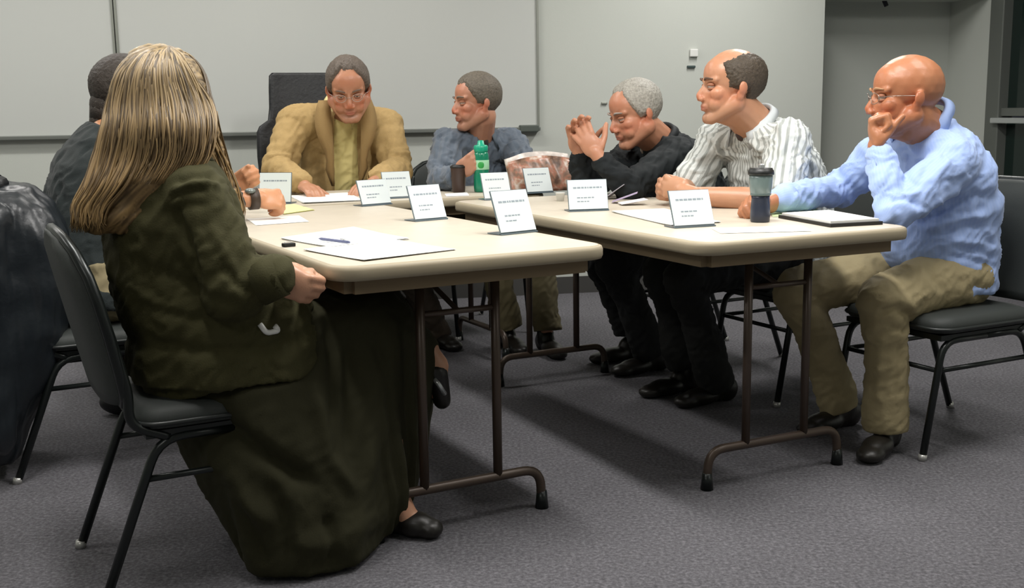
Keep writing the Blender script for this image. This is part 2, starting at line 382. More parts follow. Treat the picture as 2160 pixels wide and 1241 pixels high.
# ------------------------------------------------------------------ chairs
def banquet_chair(x, y, F, label):
    yaw = math.atan2(F[1], F[0])-PI/2
    root = empty('banquet_chair', (x, y, 0), label, 'chair', 'stacking chairs around the tables', yaw=yaw); root.scale = (1, 1, .96)
    B = lambda mb, n, m, sm=True: mb.build(n, m, root, sm, world=False)
    # seat cushion
    def rr(hw, hd, z, r=.06, n=5, cy=0):
        pts = []
        for cx, c2, a0 in ((hw-r, -hd+r, -PI/2), (hw-r, hd-r, 0), (-hw+r, hd-r, PI/2), (-hw+r, -hd+r, PI)):
            for k in range(n+1):
                a = a0+PI/2*k/n; pts.append(Vector((cx+r*math.cos(a), cy+c2+r*math.sin(a), z)))
        return pts
    seat = B(MB().loft([rr(.19, .19, .405), rr(.213, .213, .412), rr(.218, .218, .43), rr(.212, .212, .452), rr(.19, .19, .463), rr(.12, .12, .468)]), 'seat', M_vinyl)
    MB().tube(rr(.219, .219, .425, n=4) + [rr(.219, .219, .425, n=4)[0]], .006, 6).build('piping', M_piping, seat, True, world=False)
    B(MB().box((0, 0, .396), (.40, .40, .018)), 'seat_pan', M_tube, False)
    for s in (-1, 1):
        for y0, y1 in ((.252, .185), (-.315, -.172)):
            lg = B(MB().tube(bend([(s*.195, y0, .0), (s*.195, y1, .385), (s*.195, .0, .385)], .06), .0115), 'leg', M_tube)
            MB().tube([(s*.195, y0, 0), (s*.195, y0*.99, .02)], .0135).build('glide', M_glide, lg, True, world=False)
        B(MB().tube([(s*.195, .20, .29), (s*.195, -.21, .29)], .008), 'stretcher', M_tube)
        B(MB().tube(bezier([(s*.195, -.15, .385), (s*.197, -.225, .43), (s*.2, -.235, .52), (s*.205, -.27, .68), (s*.185, -.30, .80)]), .0115), 'back_upright', M_tube)
    B(MB().tube([(-.195, .20, .29), (.195, .20, .29)], .008), 'stretcher', M_tube)
    # padded back: rounded at the top, leaning
    prof = [(.47, .175), (.5, .195), (.56, .205), (.64, .212), (.72, .212), (.78, .20), (.83, .165), (.86, .115), (.872, .05)]
    rings = []
    for z, hw in prof:
        yy = -.228-(z-.47)*.21; t = .024 if z < .85 else .017
        rings.append([Vector((hw*math.copysign(abs(math.cos(a))**.45, math.cos(a)), yy+t*math.copysign(abs(math.sin(a))**.7, math.sin(a)) - .025*(1-(math.cos(a)*hw/.212)**2), z)) for a in [2*PI*k/24 for k in range(24)]])
    bk = B(MB().loft(rings), 'backrest', M_vinyl)
    edge = [Vector((s*hw, -.228-(z-.47)*.21 - .025*(1-(hw/.212)**2), z)) for s, seq in ((1, prof), (-1, prof[::-1])) for z, hw in seq]
    MB().tube(edge, .0125, 8).build('back_frame', M_tube, bk, True, world=False)
    return root
F_R = Vector((-.889, -.458, 0)); F_L = Vector((.88, .475, 0)); F_H = Vector((.453, -.891, 0))
def by_foot(px, py, lx, ly, F):
    P = at(px, py, z=0); F = F.normalized(); R = Vector((F.y, -F.x, 0)); c = P - R*lx - F*ly; return c.x, c.y
CW = by_foot(170, 1156, -.195, -.315, F_L); CG = by_foot(15, 950, -.195, -.315, F_L); CB = by_foot(1945, 972, -.195, .252, F_R)
print('CHAIRS', CW, CG, CB)
banquet_chair(CW[0], CW[1], F_L, 'dark grey padded stacking chair under the long-haired woman, nearest at left')
banquet_chair(CG[0], CG[1], F_L, 'dark grey stacking chair at the left edge with a black leather coat on its back')
banquet_chair(CB[0], CB[1], F_R, 'grey padded stacking chair under the bald man in blue, at the right edge')
banquet_chair(1.10, 4.22, F_R, 'dark stacking chair under the man in the striped shirt')
banquet_chair(.82, 4.80, F_R, 'dark stacking chair under the white-haired man in black')
banquet_chair(-.20, 5.52, F_H, 'dark stacking chair under the man in the slate-blue shirt')

def office_chair():
    F = Vector((.35, -.94, 0)).normalized(); yaw = math.atan2(F.y, F.x)-PI/2
    root = empty('office_chair', (-.915, 5.46, 0), 'black high-backed office armchair behind the man in the tan jacket', 'chair', yaw=yaw)
    B = lambda mb, n, m, sm=True: mb.build(n, m, root, sm, world=False)
    prof = [(.52, .235), (.62, .27), (.75, .285), (.88, .29), (1.0, .285), (1.03, .27), (1.06, .225), (1.12, .215), (1.22, .21), (1.28, .205), (1.295, .19)]
    rings = []
    for z, hw in prof:
        yy = -.21-(z-.5)*.13
        rings.append([Vector((hw*math.copysign(abs(math.cos(a))**.35, math.cos(a)), yy+.04*math.copysign(abs(math.sin(a))**.7, math.sin(a))+.03*(math.cos(a)**2), z)) for a in [2*PI*k/24 for k in range(24)]])
    B(MB().loft(rings), 'backrest', M_leather)
    B(MB().box((0, .02, .47), (.50, .50, .09), None, .035), 'seat', M_leather)
    for s in (-1, 1):
        B(MB().tube(bend([(s*.27, -.16, .46), (s*.29, -.18, .68), (s*.29, .15, .68), (s*.27, .12, .46)], .06), .02), 'arm_frame', M_black)
        B(MB().box((s*.29, 0, .70), (.07, .30, .035), None, .014), 'arm_pad', M_leather)
    B(MB().tube([(0, 0, .1), (0, 0, .43)], .03), 'column', M_tube)
    for k in range(5):
        a = 2*PI*k/5; d = Vector((math.cos(a), math.sin(a), 0))
        B(MB().tube([(0, 0, .13), d*.3+Vector((0, 0, .08))], [.03, .018]), 'base_arm', M_black)
        B(MB().ell(d*.3+Vector((0, 0, .03)), (.03, .03, .03), sub=2), 'caster', M_black)
    return root
office_chair()

# ------------------------------------------------------------------ people
UP = Vector((0, 0, 1))
def head_matrix(c, fwd, tilt=0, roll=0, s=1.0):
    """c: centre of the head; fwd: horizontal look direction; tilt>0 looks down"""
    f = Vector(fwd).normalized(); r = f.cross(UP).normalized()
    f2 = f*math.cos(tilt) - UP*math.sin(tilt); u2 = r.cross(f2).normalized()
    r2 = r*math.cos(roll) + u2*math.sin(roll); u2 = r2.cross(f2)
    M = Matrix((r2, f2, u2)).transposed().to_4x4(); M = M @ Matrix.Scale(s, 4); M.translation = Vector(c); return M

def head_prims(mb, M, jaw=1.0, nose=1.0, ear=1.0, fat=0):
    R = M.to_3x3()
    def e(c, r, rot=None): mb.ell(M @ Vector(c), r, R @ rot if rot is not None else R)
    def c(a, b, ra, rb):
        k = M.to_scale().x; mb.cap(M @ Vector(a), M @ Vector(b), ra*k, rb*k)
    e((0, -.014, .034), (.077, .097, .086)); e((0, .030, .040), (.066, .056, .060)); e((0, .034, -.030), (.060+fat, .056, .074))
    e((0, .028, -.072), (.048*jaw+fat, .050, .038))
    for s in (-1, 1):
        c((s*.053*jaw, -.008, -.05), (s*.018, .066, -.098), .027+fat, .020)
        e((s*.041, .052, -.020), (.024, .026, .024)); e((s*.034, .056, -.052), (.022+fat, .024, .026))
        e((s*.083, -.018, -.004), (.0072, .018*ear, .022*ear), Matrix.Rotation(-.45*s, 3, 'Z') @ Matrix.Rotation(.15, 3, 'X')); e((s*.079, -.010, -.026), (.0075, .013, .018*ear))
        e((s*.012*nose, .096, -.036), (.009, .010, .008))
        c((s*.050, .060, .024), (s*.012, .078, .021), .010, .011)
    c((0, .079, .012), (0, .100, -.026), .008, .0115*nose); e((0, .098, -.030), (.0115*nose, .012*nose, .0105))
    e((0, .078, -.060), (.026, .017, .014)); e((0, .086, -.0595), (.023, .009, .0055)); e((0, .0855, -.069), (.020, .009, .006))
    e((0, .071, -.098), (.022, .019, .018)); e((0, .030, -.082), (.046*jaw+fat, .046, .030)); c((0, .045, -.088), (0, -.01, -.085), .024, .044)

def np_local(M, co):
    I = np.array(M.inverted()); return co @ I[:3, :3].T + I[:3, 3]

def skin_post(M, base, hands=(), stubble=0, grey=0, ruddy=.5, frec=0):
    base = np.array(lin(base))
    def post(co, no):
        l = np_local(M, co); s = M.to_scale().x
        fwd = np.array(M.to_3x3() @ Vector((0, 1, 0))) / s
        g = lambda c, r: np.exp(-(((l-np.array(c))/np.array(r))**2).sum(1))
        d = np.zeros(len(co))
        for q in (-1, 1):
            d -= .0125*g((q*.031, .086, .002), (.017, .03, .010))
            d = d
            d -= .004*g((q*.030, .09, -.035), (.008, .03, .012))
        d -= .0035*g((0, .09, -.0645), (.022, .03, .0022))
        co = co + fwd*(d*s)[:, None]
        co = co + no*(noise3(co*38)*.0012)[:, None]*(np.abs(l).max(1) < .14)[:, None]
        col = np.tile(base, (len(co), 1)); head = (np.linalg.norm(l, axis=1) < .16)
        red = base*np.array([1.06, .72, .66]); rd = np.zeros(len(co))
        for q in (-1, 1): rd += .8*g((q*.045, .06, -.03), (.028, .05, .024)) + .9*g((q*.08, -.008, -.012), (.02, .03, .035))
        rd += 1.0*g((0, .105, -.03), (.017, .025, .016)) + .35*g((0, .08, .06), (.07, .06, .03))
        rd = np.clip(rd*ruddy*1.2, 0, 1)[:, None]; col = col*(1-rd)+red*rd
        lip = np.clip(1.3*g((0, .092, -.0645), (.024, .03, .009)), 0, 1)[:, None]; col = col*(1-lip*.7)+np.array(lin('a3584c'))*lip*.7
        if stubble:
            st = np.clip(1.2*g((0, .06, -.085), (.07, .08, .034)), 0, 1)[:, None]*stubble*(1-lip); col = col*(1-st)+np.array(lin('6d5a4e'))*st
        sock = sum(g((q*.031, .08, .004), (.018, .03, .011)) for q in (-1, 1)); sock = np.clip(sock, 0, 1)[:, None]*.25; col = col*(1-sock)+col*np.array([.75, .62, .6])*sock
        n = noise3(co*55)*.05+noise3(co*14)*.08; col = np.clip(col*(1+n[:, None]*np.array([.5, 1, 1])), 0, 1)
        return co, col
    return post

def hand_prims(mb, W, fwd, pal, th, curl=(.5, .6, .5), s=1.0, spread=.0, thumb=(.6, .7, .35), cs=None, fist=False):
    """W wrist; fwd along the palm; pal the way the fingers curl; th towards the thumb"""
    W = Vector(W); f = Vector(fwd).normalized(); t = Vector(th); t = (t-f*t.dot(f)).normalized(); p = Vector(pal); p = (p-f*p.dot(f)-t*p.dot(t)).normalized()
    R = Matrix((f, t, p)).transposed()
    mb.ell(W+f*.048*s, (.050*s, .038*s, .0165*s), R); mb.cap(W-f*.03*s, W+f*.02*s, .025*s, .026*s)
    mb.ell(W+f*.035*s+t*.024*s+p*.008*s, (.030*s, .017*s, .016*s), R)
    for i in range(4):
        L = (.95, 1.05, .98, .78)[i]*s; c = curl if cs is None else cs[i]
        b = W + f*(.086, .090, .086, .078)[i]*s + t*(.028, .0095, -.0095, -.027)[i]*s
        mb.cap(W+f*.04*s+t*(.016, .006, -.006, -.016)[i]*s, b, .010*s, .0105*s)
        d0 = (f + t*spread*(1.5-i)*.5).normalized(); ang = 0; q = b
        for k, (ln, ra, rb) in enumerate(((.042, .0100, .0092), (.027, .0092, .0085), (.021, .0085, .0072))):
            ang += c[k]; d = (d0*math.cos(ang) + p*math.sin(ang)).normalized(); q2 = q + d*ln*L
            mb.cap(q, q2, ra*s, rb*s); q = q2
    if fist: mb.ell(W+f*.084*s+p*.020*s, (.024*s, .034*s, .020*s), R)
    b = W+f*.022*s+t*.026*s+p*.004*s; d = (f*thumb[0]+t*thumb[1]+p*thumb[2]).normalized()
    q = b+d*.042*s; mb.cap(b, q, .0135*s, .0115*s); d = (d+f*.35+p*.25).normalized(); q2 = q+d*.032*s; mb.cap(q, q2, .0115*s, .0100*s)
    d = (d+p*.2).normalized(); mb.cap(q2, q2+d*.024*s, .0100*s, .0085*s)

def hair_shell(M, parent, fn, m, th=.010, name='hair', rough=.003, freq=60):
    """close-cropped hair: a scalp shell that dives under the skin where the hairline ends. fn(az, z) > 0 has hair"""
    bm = bmesh.new(); bmesh.ops.create_icosphere(bm, subdivisions=6, radius=1)
    bm.verts.index_update(); D = np.array([v.co[:] for v in bm.verts])
    r = np.array([.077, .097, .086]); c = np.array([0, -.014, .034])
    P = D*r+c
    az = np.abs(np.arctan2(P[:, 0], P[:, 1])); val = np.array([fn(a, z) for a, z in zip(az, P[:, 2])])
    n1 = noise3(np.column_stack([P[:, 0]*freq, P[:, 1]*freq*.4, P[:, 2]*freq*.4])) + .8*noise3(P*170)
    k = np.clip((val+n1*.008)/.026, -1, 1)
    off = np.where(k > 0, th*np.sqrt(np.clip(k, 0, 1)), .012*k) + rough*n1*(k > 0) - .001
    nn = nrm_np(D/r); P = P + nn*off[:, None]
    keep = k > -.7; MM = np.array(M); Wd = P @ MM[:3, :3].T + MM[:3, 3]
    F = [[v.index for v in f.verts] for f in bm.faces if all(keep[v.index] for v in f.verts)]; bm.free()
    used = sorted({i for f in F for i in f}); mp = {j: i for i, j in enumerate(used)}
    return link_mesh(name, [Vector(Wd[i]) for i in used], [[mp[i] for i in f] for f in F], m, parent, True)

def eyes(M, parent, s, brow, lookdown=0, glasses=None):
    for q in (-1, 1):
        ey = MB().ell(M @ Vector((q*.031, .0705, .0025)), (.0118*s,)*3, sub=3).build('eye', mat('eye_white', '9c8c80', .35), parent, True)
        MB().ell(M @ Vector((q*.031, .0792, .0018)), (.0058, .0032, .0055), M.to_3x3(), 2).build('iris', mat('iris_dark', '2b211a', .25), ey, True)
        lid = MB().ell(M @ Vector((q*.031, .0712, .0075)), (.0148, .0126, .0068), M.to_3x3(), 3).ell(M @ Vector((q*.031, .0700, -.0045)), (.0140, .0122, .0058), M.to_3x3(), 3); lid.build('eyelid', mat('eyelid_skin', '9c674c', .6), ey, True)
        pts = bezier([M @ Vector((q*.014, .0885, .0225)), M @ Vector((q*.031, .087, .0285)), M @ Vector((q*.050, .071, .025))], 5)
        MB().tube(pts, [.0022*s, .003*s, .0036*s, .004*s, .004*s, .004*s, .0038*s, .0034*s, .003*s, .0024*s, .0015*s], 6).build('eyebrow', brow, parent, True)
    if glasses:
        g = empty('glasses', (0, 0, 0)); g.parent = parent
        g.location = -parent.location
        mb = MB()
        for q in (-1, 1):
            pts = [M @ Vector((q*.033+.0215*math.cos(a), .0965-.012*abs(.0+math.cos(a))*(1 if q*math.cos(a) > 0 else 0), .001+.0155*math.sin(a))) for a in [2*PI*k/20 for k in range(21)]]
            mb.tube(pts, .0011, 6)
            mb.tube([M @ Vector((q*.0545, .084, .004)), M @ Vector((q*.079, .045, .006)), M @ Vector((q*.085, -.010, .004)), M @ Vector((q*.084, -.022, -.008))], .0012, 6)
        mb.tube([M @ Vector((-.0115, .097, .003)), M @ Vector((0, .101, .006)), M @ Vector((.0115, .097, .003))], .0011, 6)
        bpy.data.objects.remove(g)
        mb.build('glasses', glasses, parent, True)

def oval(c, r, f, rx, ry, n=28, pw=1.0, front=0):
    out = []
    for k in range(n):
        a = 2*PI*k/n; x = math.cos(a); y = math.sin(a)
        x = math.copysign(abs(x)**pw, x); y = math.copysign(abs(y)**pw, y)
        yy = y*ry*(1+front if y > 0 else 1)
        out.append(c + r*x*rx + f*yy)
    return out

class Fig:
    """a seated figure: joints in room space, its clothes as lofts and limbs"""
    def __init__(s, root, fwd):
        s.o = Vector((root[0], root[1], 0)); s.f = Vector((fwd[0], fwd[1], 0)).normalized(); s.r = Vector((s.f.y, -s.f.x, 0))
    def L(s, r, f, z): return s.o + s.r*r + s.f*f + UP*z

def torso(mb, fig, hip, neck, hw=(.175, .165, .18, .20, .195, .10), hd=(.13, .125, .125, .115, .085, .06), grow=0, belly=.0, shr=None, bottom=-.05):
    """lofted trunk between pelvis and neck base, curved"""
    r = shr if shr is not None else fig.r
    ax = (neck-hip); n = len(hw); rings = []
    ts = (0, .22, .45, .70, .88, 1.0)
    for i, t in enumerate(ts):
        c = hip + ax*t - fig.f*.035*math.sin(PI*t) ; rr = (fig.r*(1-t)+r*t).normalized()
        d = (ax.normalized() + fig.f*.035*PI*(-math.cos(PI*t))).normalized()
        ff = d.cross(rr).normalized()
        if ff.dot(fig.f) < 0: ff = -ff
        rings.append(oval(c, rr, ff, hw[i]+grow, hd[i]+grow, pw=.85, front=belly*math.exp(-((t-.3)/.25)**2)))
    low = [p + UP*bottom for p in rings[0]]; mb.loft([low]+rings); return rings

def limb(mb, pts, rs): 
    for i in range(len(pts)-1): mb.cap(pts[i], pts[i+1], rs[i], rs[i+1], 3)

def seg_dist(co, A, B):
    A = np.array(A); B = np.array(B); d = B-A; L = np.linalg.norm(d); t = np.clip((co-A) @ d/(L*L), 0, 1)
    return np.linalg.norm(co-(A+t[:, None]*d), axis=1), t*L

def cloth_post(arms=(), amp=.004, freq=9, folds=(), elbow=.006, floorz=None, aniso=None, cut=None):
    def post(co, no):
        q = co*freq
        if aniso is not None: q = q*np.array(aniso)
        wv = noise3(q + .6*np.column_stack([noise3(q*1.3+7), noise3(q*1.3+31), noise3(q*1.3+57)]))
        rid = (1-np.abs(wv)*3.6); d = 1.5*amp*(np.clip(rid, -.5, 1)-.3) + amp*.8*noise3(q*2.3+5)
        cr = noise3(np.column_stack([(co[:, 0]+co[:, 2])*9, (co[:, 1])*9, (co[:, 2]-co[:, 0])*26])+3*wv[:, None]); d += amp*1.1*(np.clip(1-np.abs(cr)*4, -.2, 1)-.2)
        for (S, E, Wr) in arms:
            d1, t1 = seg_dist(co, S, E); d2, t2 = seg_dist(co, E, Wr); near = np.minimum(d1, d2) < .085
            l1 = (Vector(E)-Vector(S)).length
            t = np.where(d1 < d2, t1, l1+t2); k = np.exp(-((t-l1)/.085)**2) + .5*np.exp(-((t-.06)/.06)**2)
            q2 = np.column_stack([t*24+3*S[0], co[:, 0]*6+co[:, 1]*6, co[:, 2]*5])
            d += near*elbow*np.maximum(k, .25)*noise3(q2)*2.4
        if folds:
            rel = co-np.array([0, 0, CH]); zf = rel@np.array(_f); vx = rel@np.array(_r)/zf*FPX+1080; vy = 620.5-rel@np.array(_u)/zf*FPX
            face = np.clip(-(no*nrm_np(rel)).sum(1)*2.5, 0, 1); P2 = np.column_stack([vx, vy])
            for pts, wpx, hh in folds:
                best = np.full(len(co), 1e9); tt = np.zeros(len(co)); L0 = 0; segs = list(zip(pts[:-1], pts[1:])); LT = sum(math.dist(u_, v_) for u_, v_ in segs)
                for u_, v_ in segs:
                    dd, t_ = seg_dist(P2, u_, v_); m_ = dd < best; best = np.where(m_, dd, best); tt = np.where(m_, (t_+L0)/LT, tt); L0 += math.dist(u_, v_)
                env = np.clip(np.minimum(tt, 1-tt)*6, .15, 1)
                d += hh*np.exp(-(best/wpx)**2)*env*face
        co = co + no*d[:, None]
        if floorz is not None: co[:, 2] = np.maximum(co[:, 2], floorz)
        return co
    return post

def stripes(bones):
    """distance round the nearest bone, for stripes running along trunk and sleeves"""
    def f(co):
        best = np.full(len(co), 1e9); out = np.zeros(len(co))
        for A, B, r, bias in bones:
            A = np.array(A); B = np.array(B); dist, t = seg_dist(co, A, B); dist = dist-bias
            ax = nrm_np(B-A); x = np.array(r); x = nrm_np(x-ax*(x@ax)); y = np.cross(ax, x)
            v = co-A; a = np.arctan2(v@y, v@x); rad = bias
            m = dist < best; best = np.where(m, dist, best); out = np.where(m, a*rad, out)
        return out
    return f

def collar(neckc, M, fig, m, parent, r=.068, h=.034, tilt=.25, gap=.5, spread=.03, name='collar'):
    """turned-down shirt collar open at the front"""
    rows = []; n = 26; f = fig.f; rr = fig.r; up = (((M @ Vector((0, -.018, -.06)))-neckc).normalized() + UP*.7).normalized(); neckc = neckc - up*.008; ff = (f-up*f.dot(up)).normalized(); rt = (rr-up*rr.dot(up)).normalized(); r = r*.93; h = h*.9
    for k in range(n+1):
        a = gap + (2*PI-2*gap)*k/n; dr = ff*math.cos(a)+rt*math.sin(a)
        e = abs(math.cos(a/2)); pt = max(0, (abs(k-n/2)/(n/2))-.55)/.45
        b = neckc+dr*(r+.002) - ff*.0
        rows.append([b, neckc+dr*r+up*h, neckc+dr*(r+.008)+up*(h+.002), neckc+dr*(r+.020+spread*pt)+up*(h*.35-.045*pt) , neckc+dr*(r+.014+spread*pt)+up*(h*.35-.043*pt)])
    V = [p for row in rows for p in row]; F = []
    for k in range(n):
        for j in range(4): a = k*5+j; F.append((a, a+1, a+6, a+5))
    o = link_mesh(name, V, F, m, parent, True)
    so = o.modifiers.new('t', 'SOLIDIFY'); so.thickness = .003; return o

def shoe(mb_pos, toe, m, parent, k=1.0, L=.27, w=.048, ground=0.0, name='shoe', h=.075, tilt=0):
    """ankle position on plan, toe direction"""
    A = Vector(mb_pos); t = Vector(toe); t.z = 0; t.normalize(); sd = t.cross(UP); base = Vector((A.x, A.y, ground))
    R = Matrix((sd, t, UP)).transposed()
    if tilt: R = R @ Matrix.Rotation(-tilt, 3, 'X')
    ex = lambda v: base + R @ Vector(v)
    mb = MB()
    mb.ell(ex((0, -.045*k, .045)), (w*.78, .05*k, .05), R).ell(ex((0, .0, .055)), (w*.72, .05*k, .055), R).ell(ex((0, .075*k, .032)), (w*.95, .085*k, .034), R).ell(ex((0, .14*k, .024)), (w*.88, .055*k, .026), R)
    mb.cap(ex((0, -.02, .05)), ex((0, -.02, h)), .040, .040)
    I = np.array(R).T; bb = np.array(base)
    def post(co, no):
        l = (co-bb) @ np.array(R); l[:, 2] = np.maximum(l[:, 2], .002); so = l[:, 2] < .016
        l[:, 0] *= np.where(so, 1.06, 1); return l @ I + bb
    return remesh(mb, name, m, parent, .006, 2, post)

def trousers(fig, hip, knees, ankles, m, parent, rt=.088, rk=.066, ra=.062, grow=0, folds=(), seat_z=.47, amp=.004, name='trousers', hem=.085):
    mb = MB(); hj = [hip-fig.r*.085, hip+fig.r*.085]
    mb.loft([oval(hip+UP*z, fig.r, fig.f, .165*k, .125*k, pw=.85) for z, k in ((-.085, .9), (-.05, 1), (.02, 1.03), (.09, 1))])
    ar = []
    for i in (0, 1):
        K = Vector(knees[i]); A = Vector(ankles[i]); midp = hj[i].lerp(K, .5)+UP*.004
        limb(mb, [hj[i], midp, K], [rt+.008, rt-.004, rk]); sh = K.lerp(A, .35)-(K-hj[i]).normalized()*.012
        d = (A-K).normalized(); end = A + d*(-.02)
        limb(mb, [K, sh, end], [rk, .063, ra])
        ar.append((hj[i], K, A))
    for K, (hh, kk, aa) in zip(knees, ar): pass
    pst = cloth_post(ar, amp, 8, folds, elbow=.007)
    def post(co, no):
        co = pst(co, no)
        for (hh, kk, aa) in ar:      # flat open hem
            a = np.array(aa); d = nrm_np(np.array(aa)-np.array(kk)); t = (co-a) @ d; near = (np.linalg.norm(co-a, axis=1) < .13) & (t > .0)
            co[near] -= d*(t[near])[:, None]
        th = (co[:, 2] < seat_z+.0) & (np.abs((co-np.array(hip)) @ np.array(fig.f)) < .2); co[th, 2] = seat_z+.0+(co[th, 2]-seat_z)*.15
        return co
    return remesh(mb, name, m, parent, .008, 4, post)

def body_core(mb, hip, neck, M, sh, el, wr, knees, ankles, fig, neck_r=.058, neckpt=None, thin=.8, legs=True, leg_r=(.06, .045, .032)):
    torso(mb, fig, hip, neck, hw=(.13, .12, .13, .14, .10, .06), hd=(.09, .085, .085, .08, .055, .05))
    k = M.to_scale().x
    mb.cap(neck-UP*.02, M @ Vector((0, -.022, -.062)), (neck_r+.004), neck_r*.98, 3)
    mb.cap(neck-UP*.01, M @ Vector((0, .0, -.045)), neck_r*.9, neck_r*.8, 3)
    for i in (0, 1):
        limb(mb, [neck.lerp(sh[i], .5)-UP*.02, sh[i], el[i], wr[i]], [.045, .042, .033, .024])
        if legs: limb(mb, [hip+fig.r*.08*(2*i-1), Vector(knees[i]), Vector(ankles[i])+UP*.01], list(leg_r))

# skin tones
def SKIN(name): return mat(name, 'c98f6c', .40, attr=True, sss=.08, spec=.45, bump=.1, bscale=300)
M_skin = SKIN('skin')

def hair_mat(name, c1, c2): 
    m = mat(name, c1, .55, var=.28, vscale=120, bump=.6, bscale=260, spec=.35); return m

def person(label, root):
    return empty('person', (root[0], root[1], 0), label, 'person')
def V(*a): return Vector(a)

# ---- bald man in a light blue shirt, right edge
def bald_man():
    fg = Fig((1.43, 3.65), F_R); P = person('seated bald man in light blue shirt and khaki trousers, chin on fist', fg.o)
    hip = V(1.43, 3.65, .535); neck = at(1958, 262, Y=3.62)
    M = head_matrix(at(1908, 206, Y=3.56), (-1, .06, 0), .03, 0, 1.12)
    sh = [at(2012, 338, Y=3.48), at(1862, 318, Y=3.80)]
    el = [at(1888, 448, Y=3.36), at(1775, 398, Y=3.86)]
    wr = [at(1853, 322, Y=3.47), at(1632, 424, Y=3.62)]
    kn = [at(1862, 636, Y=3.40), at(1678, 612, Y=3.68)]; an = [at(1868, 905, Y=3.40), at(1772, 862, Y=3.66)]
    mb = MB(); body_core(mb, hip, neck, M, sh, el, wr, kn, an, fg, neck_r=.071)
    head_prims(mb, M, jaw=1.08, fat=.003)
    # near fist under the chin
    hand_prims(mb, wr[0]+V(.0, .0, .0), at(1840, 262, Y=3.49)-wr[0], V(.9, .5, .1), V(-.3, -1, 0), curl=(1.5, 1.6, 1.0), s=1.14, thumb=(.5, -.2, .7), fist=True)
    # far hand curled on the table beside the mug
    hw = at(1612, 432, Y=3.60); hand_prims(mb, hw, at(1560, 425, Y=3.52)-hw, V(.0, .35, -.8), V(-.2, -.75, .5), curl=(.75, 1.0, .8), s=1.08, thumb=(.7, .35, -.1))
    limb(mb, [wr[1], hw], [.026, .026])
    post0 = skin_post(M, 'b07654', ruddy=.75, stubble=.12)
    remesh(mb, 'body', M_skin, P, .0042, 3, post0)
    eyes(M, P, 1.12, mat('brow_fair', 'a47c58', .6), glasses=mat('glasses_wire', '9a8f86', .3, metal=.8))
    # shirt
    sb = MB(); torso(sb, fg, hip, neck-UP*.0, hw=(.185, .185, .195, .20, .165, .075), hd=(.15, .155, .15, .13, .095, .07), belly=.35, shr=(sh[1]-sh[0]).normalized())
    for i in (0, 1):
        limb(sb, [neck.lerp(sh[i], .15)-UP*.055, sh[i]-UP*.01], [.075, .078])
        limb(sb, [sh[i]-UP*.01, el[i]], [.078, .060]); limb(sb, [el[i], wr[i].lerp(el[i], .10)], [.060, .043])
    arms = [(sh[i], el[i], wr[i]) for i in (0, 1)]
    folds = [([(1925, 476), (2000, 436), (2054, 412), (2100, 417)], 9, -.012), ([(1915, 462), (1990, 420), (2050, 395)], 9, .010), ([(1962, 499), (2020, 484), (2085, 474)], 8, -.010), ([(1950, 487), (2020, 462), (2090, 450)], 8, .009),
             ([(2008, 522), (2060, 530), (2105, 545)], 7, -.008), ([(1990, 536), (2050, 548), (2105, 566)], 7, -.008), ([(2000, 508), (2060, 512), (2108, 528)], 7, .007), ([(1939, 384), (1960, 350), (1989, 320)], 9, -.010), ([(1955, 392), (1980, 360), (2010, 335)], 9, .009),
             ([(1898, 375), (1920, 383), (1942, 398)], 7, -.008), ([(1801, 407), (1806, 453)], 9, -.010), ([(1700, 380), (1740, 400)], 8, -.007), ([(1670, 395), (1720, 425)], 8, -.007), ([(1760, 350), (1785, 400)], 8, -.008), ([(1905, 410), (1940, 440)], 7, -.008), ([(1880, 415), (1900, 450)], 7, -.007)]
    sc = stripes([(hip, neck, fg.r, .15), (sh[0], el[0], V(0, 1, 0), .06), (el[0], wr[0], V(0, 1, 0), .05), (sh[1], el[1], V(0, 1, 0), .06), (el[1], wr[1], V(0, 1, 0), .05)])
    Ms = mat('blue_shirt', '9fb8ea', .75, stripe=('b4c6ee', 620, -.2, .22), sheen=.2, bump=.15, bscale=90)
    top_garment = remesh(sb, 'shirt', Ms, P, .007, 4, cloth_post(arms, .0046, 8, folds, .010), sc)
    collar(neck+V(-.02, -.01, .015), M, fg, mat('blue_collar', 'a6bdec', .7), top_garment, r=.076, h=.036, tilt=.45, gap=.55)
    for i in (0, 1):
        d = (wr[i]-el[i]).normalized(); c = wr[i].lerp(el[i], .08); MB().tube([c-d*.05, c+d*.012], [.045, .040], 20).build('cuff', MATS['blue_collar'], top_garment, True)
    Mk = mat('khaki_cloth', '9d906d', .85, bump=.2, bscale=120)
    trousers(fg, hip, kn, an, Mk, P, rt=.098, rk=.078, ra=.070, seat_z=.449, amp=.0038,
             folds=[([(1850, 660), (1890, 650), (1925, 672)], 8, -.010), ([(1860, 645), (1900, 636), (1935, 655)], 8, .008), ([(1870, 690), (1915, 700)], 7, -.008), ([(1900, 720), (1880, 860)], 8, -.006), ([(1860, 700), (1850, 860)], 9, .005), ([(1960, 570), (1990, 620)], 9, -.006), ([(2050, 600), (2080, 640)], 9, -.008)])
    bl = MB(); bl.loft([oval(hip+UP*z+fg.f*.01, fg.r, fg.f, .176, .142, pw=.85) for z in (.035, .065)]); bl.build('belt', M_shoe, P, True)
    shoe(an[0]+V(.0, .0, 0), (-.55, -.75, 0), M_shoe, P, h=.09); shoe(an[1]+V(.0, 0, 0), (-.8, -.5, 0), M_shoe, P, h=.09)
    return P
bald_man()

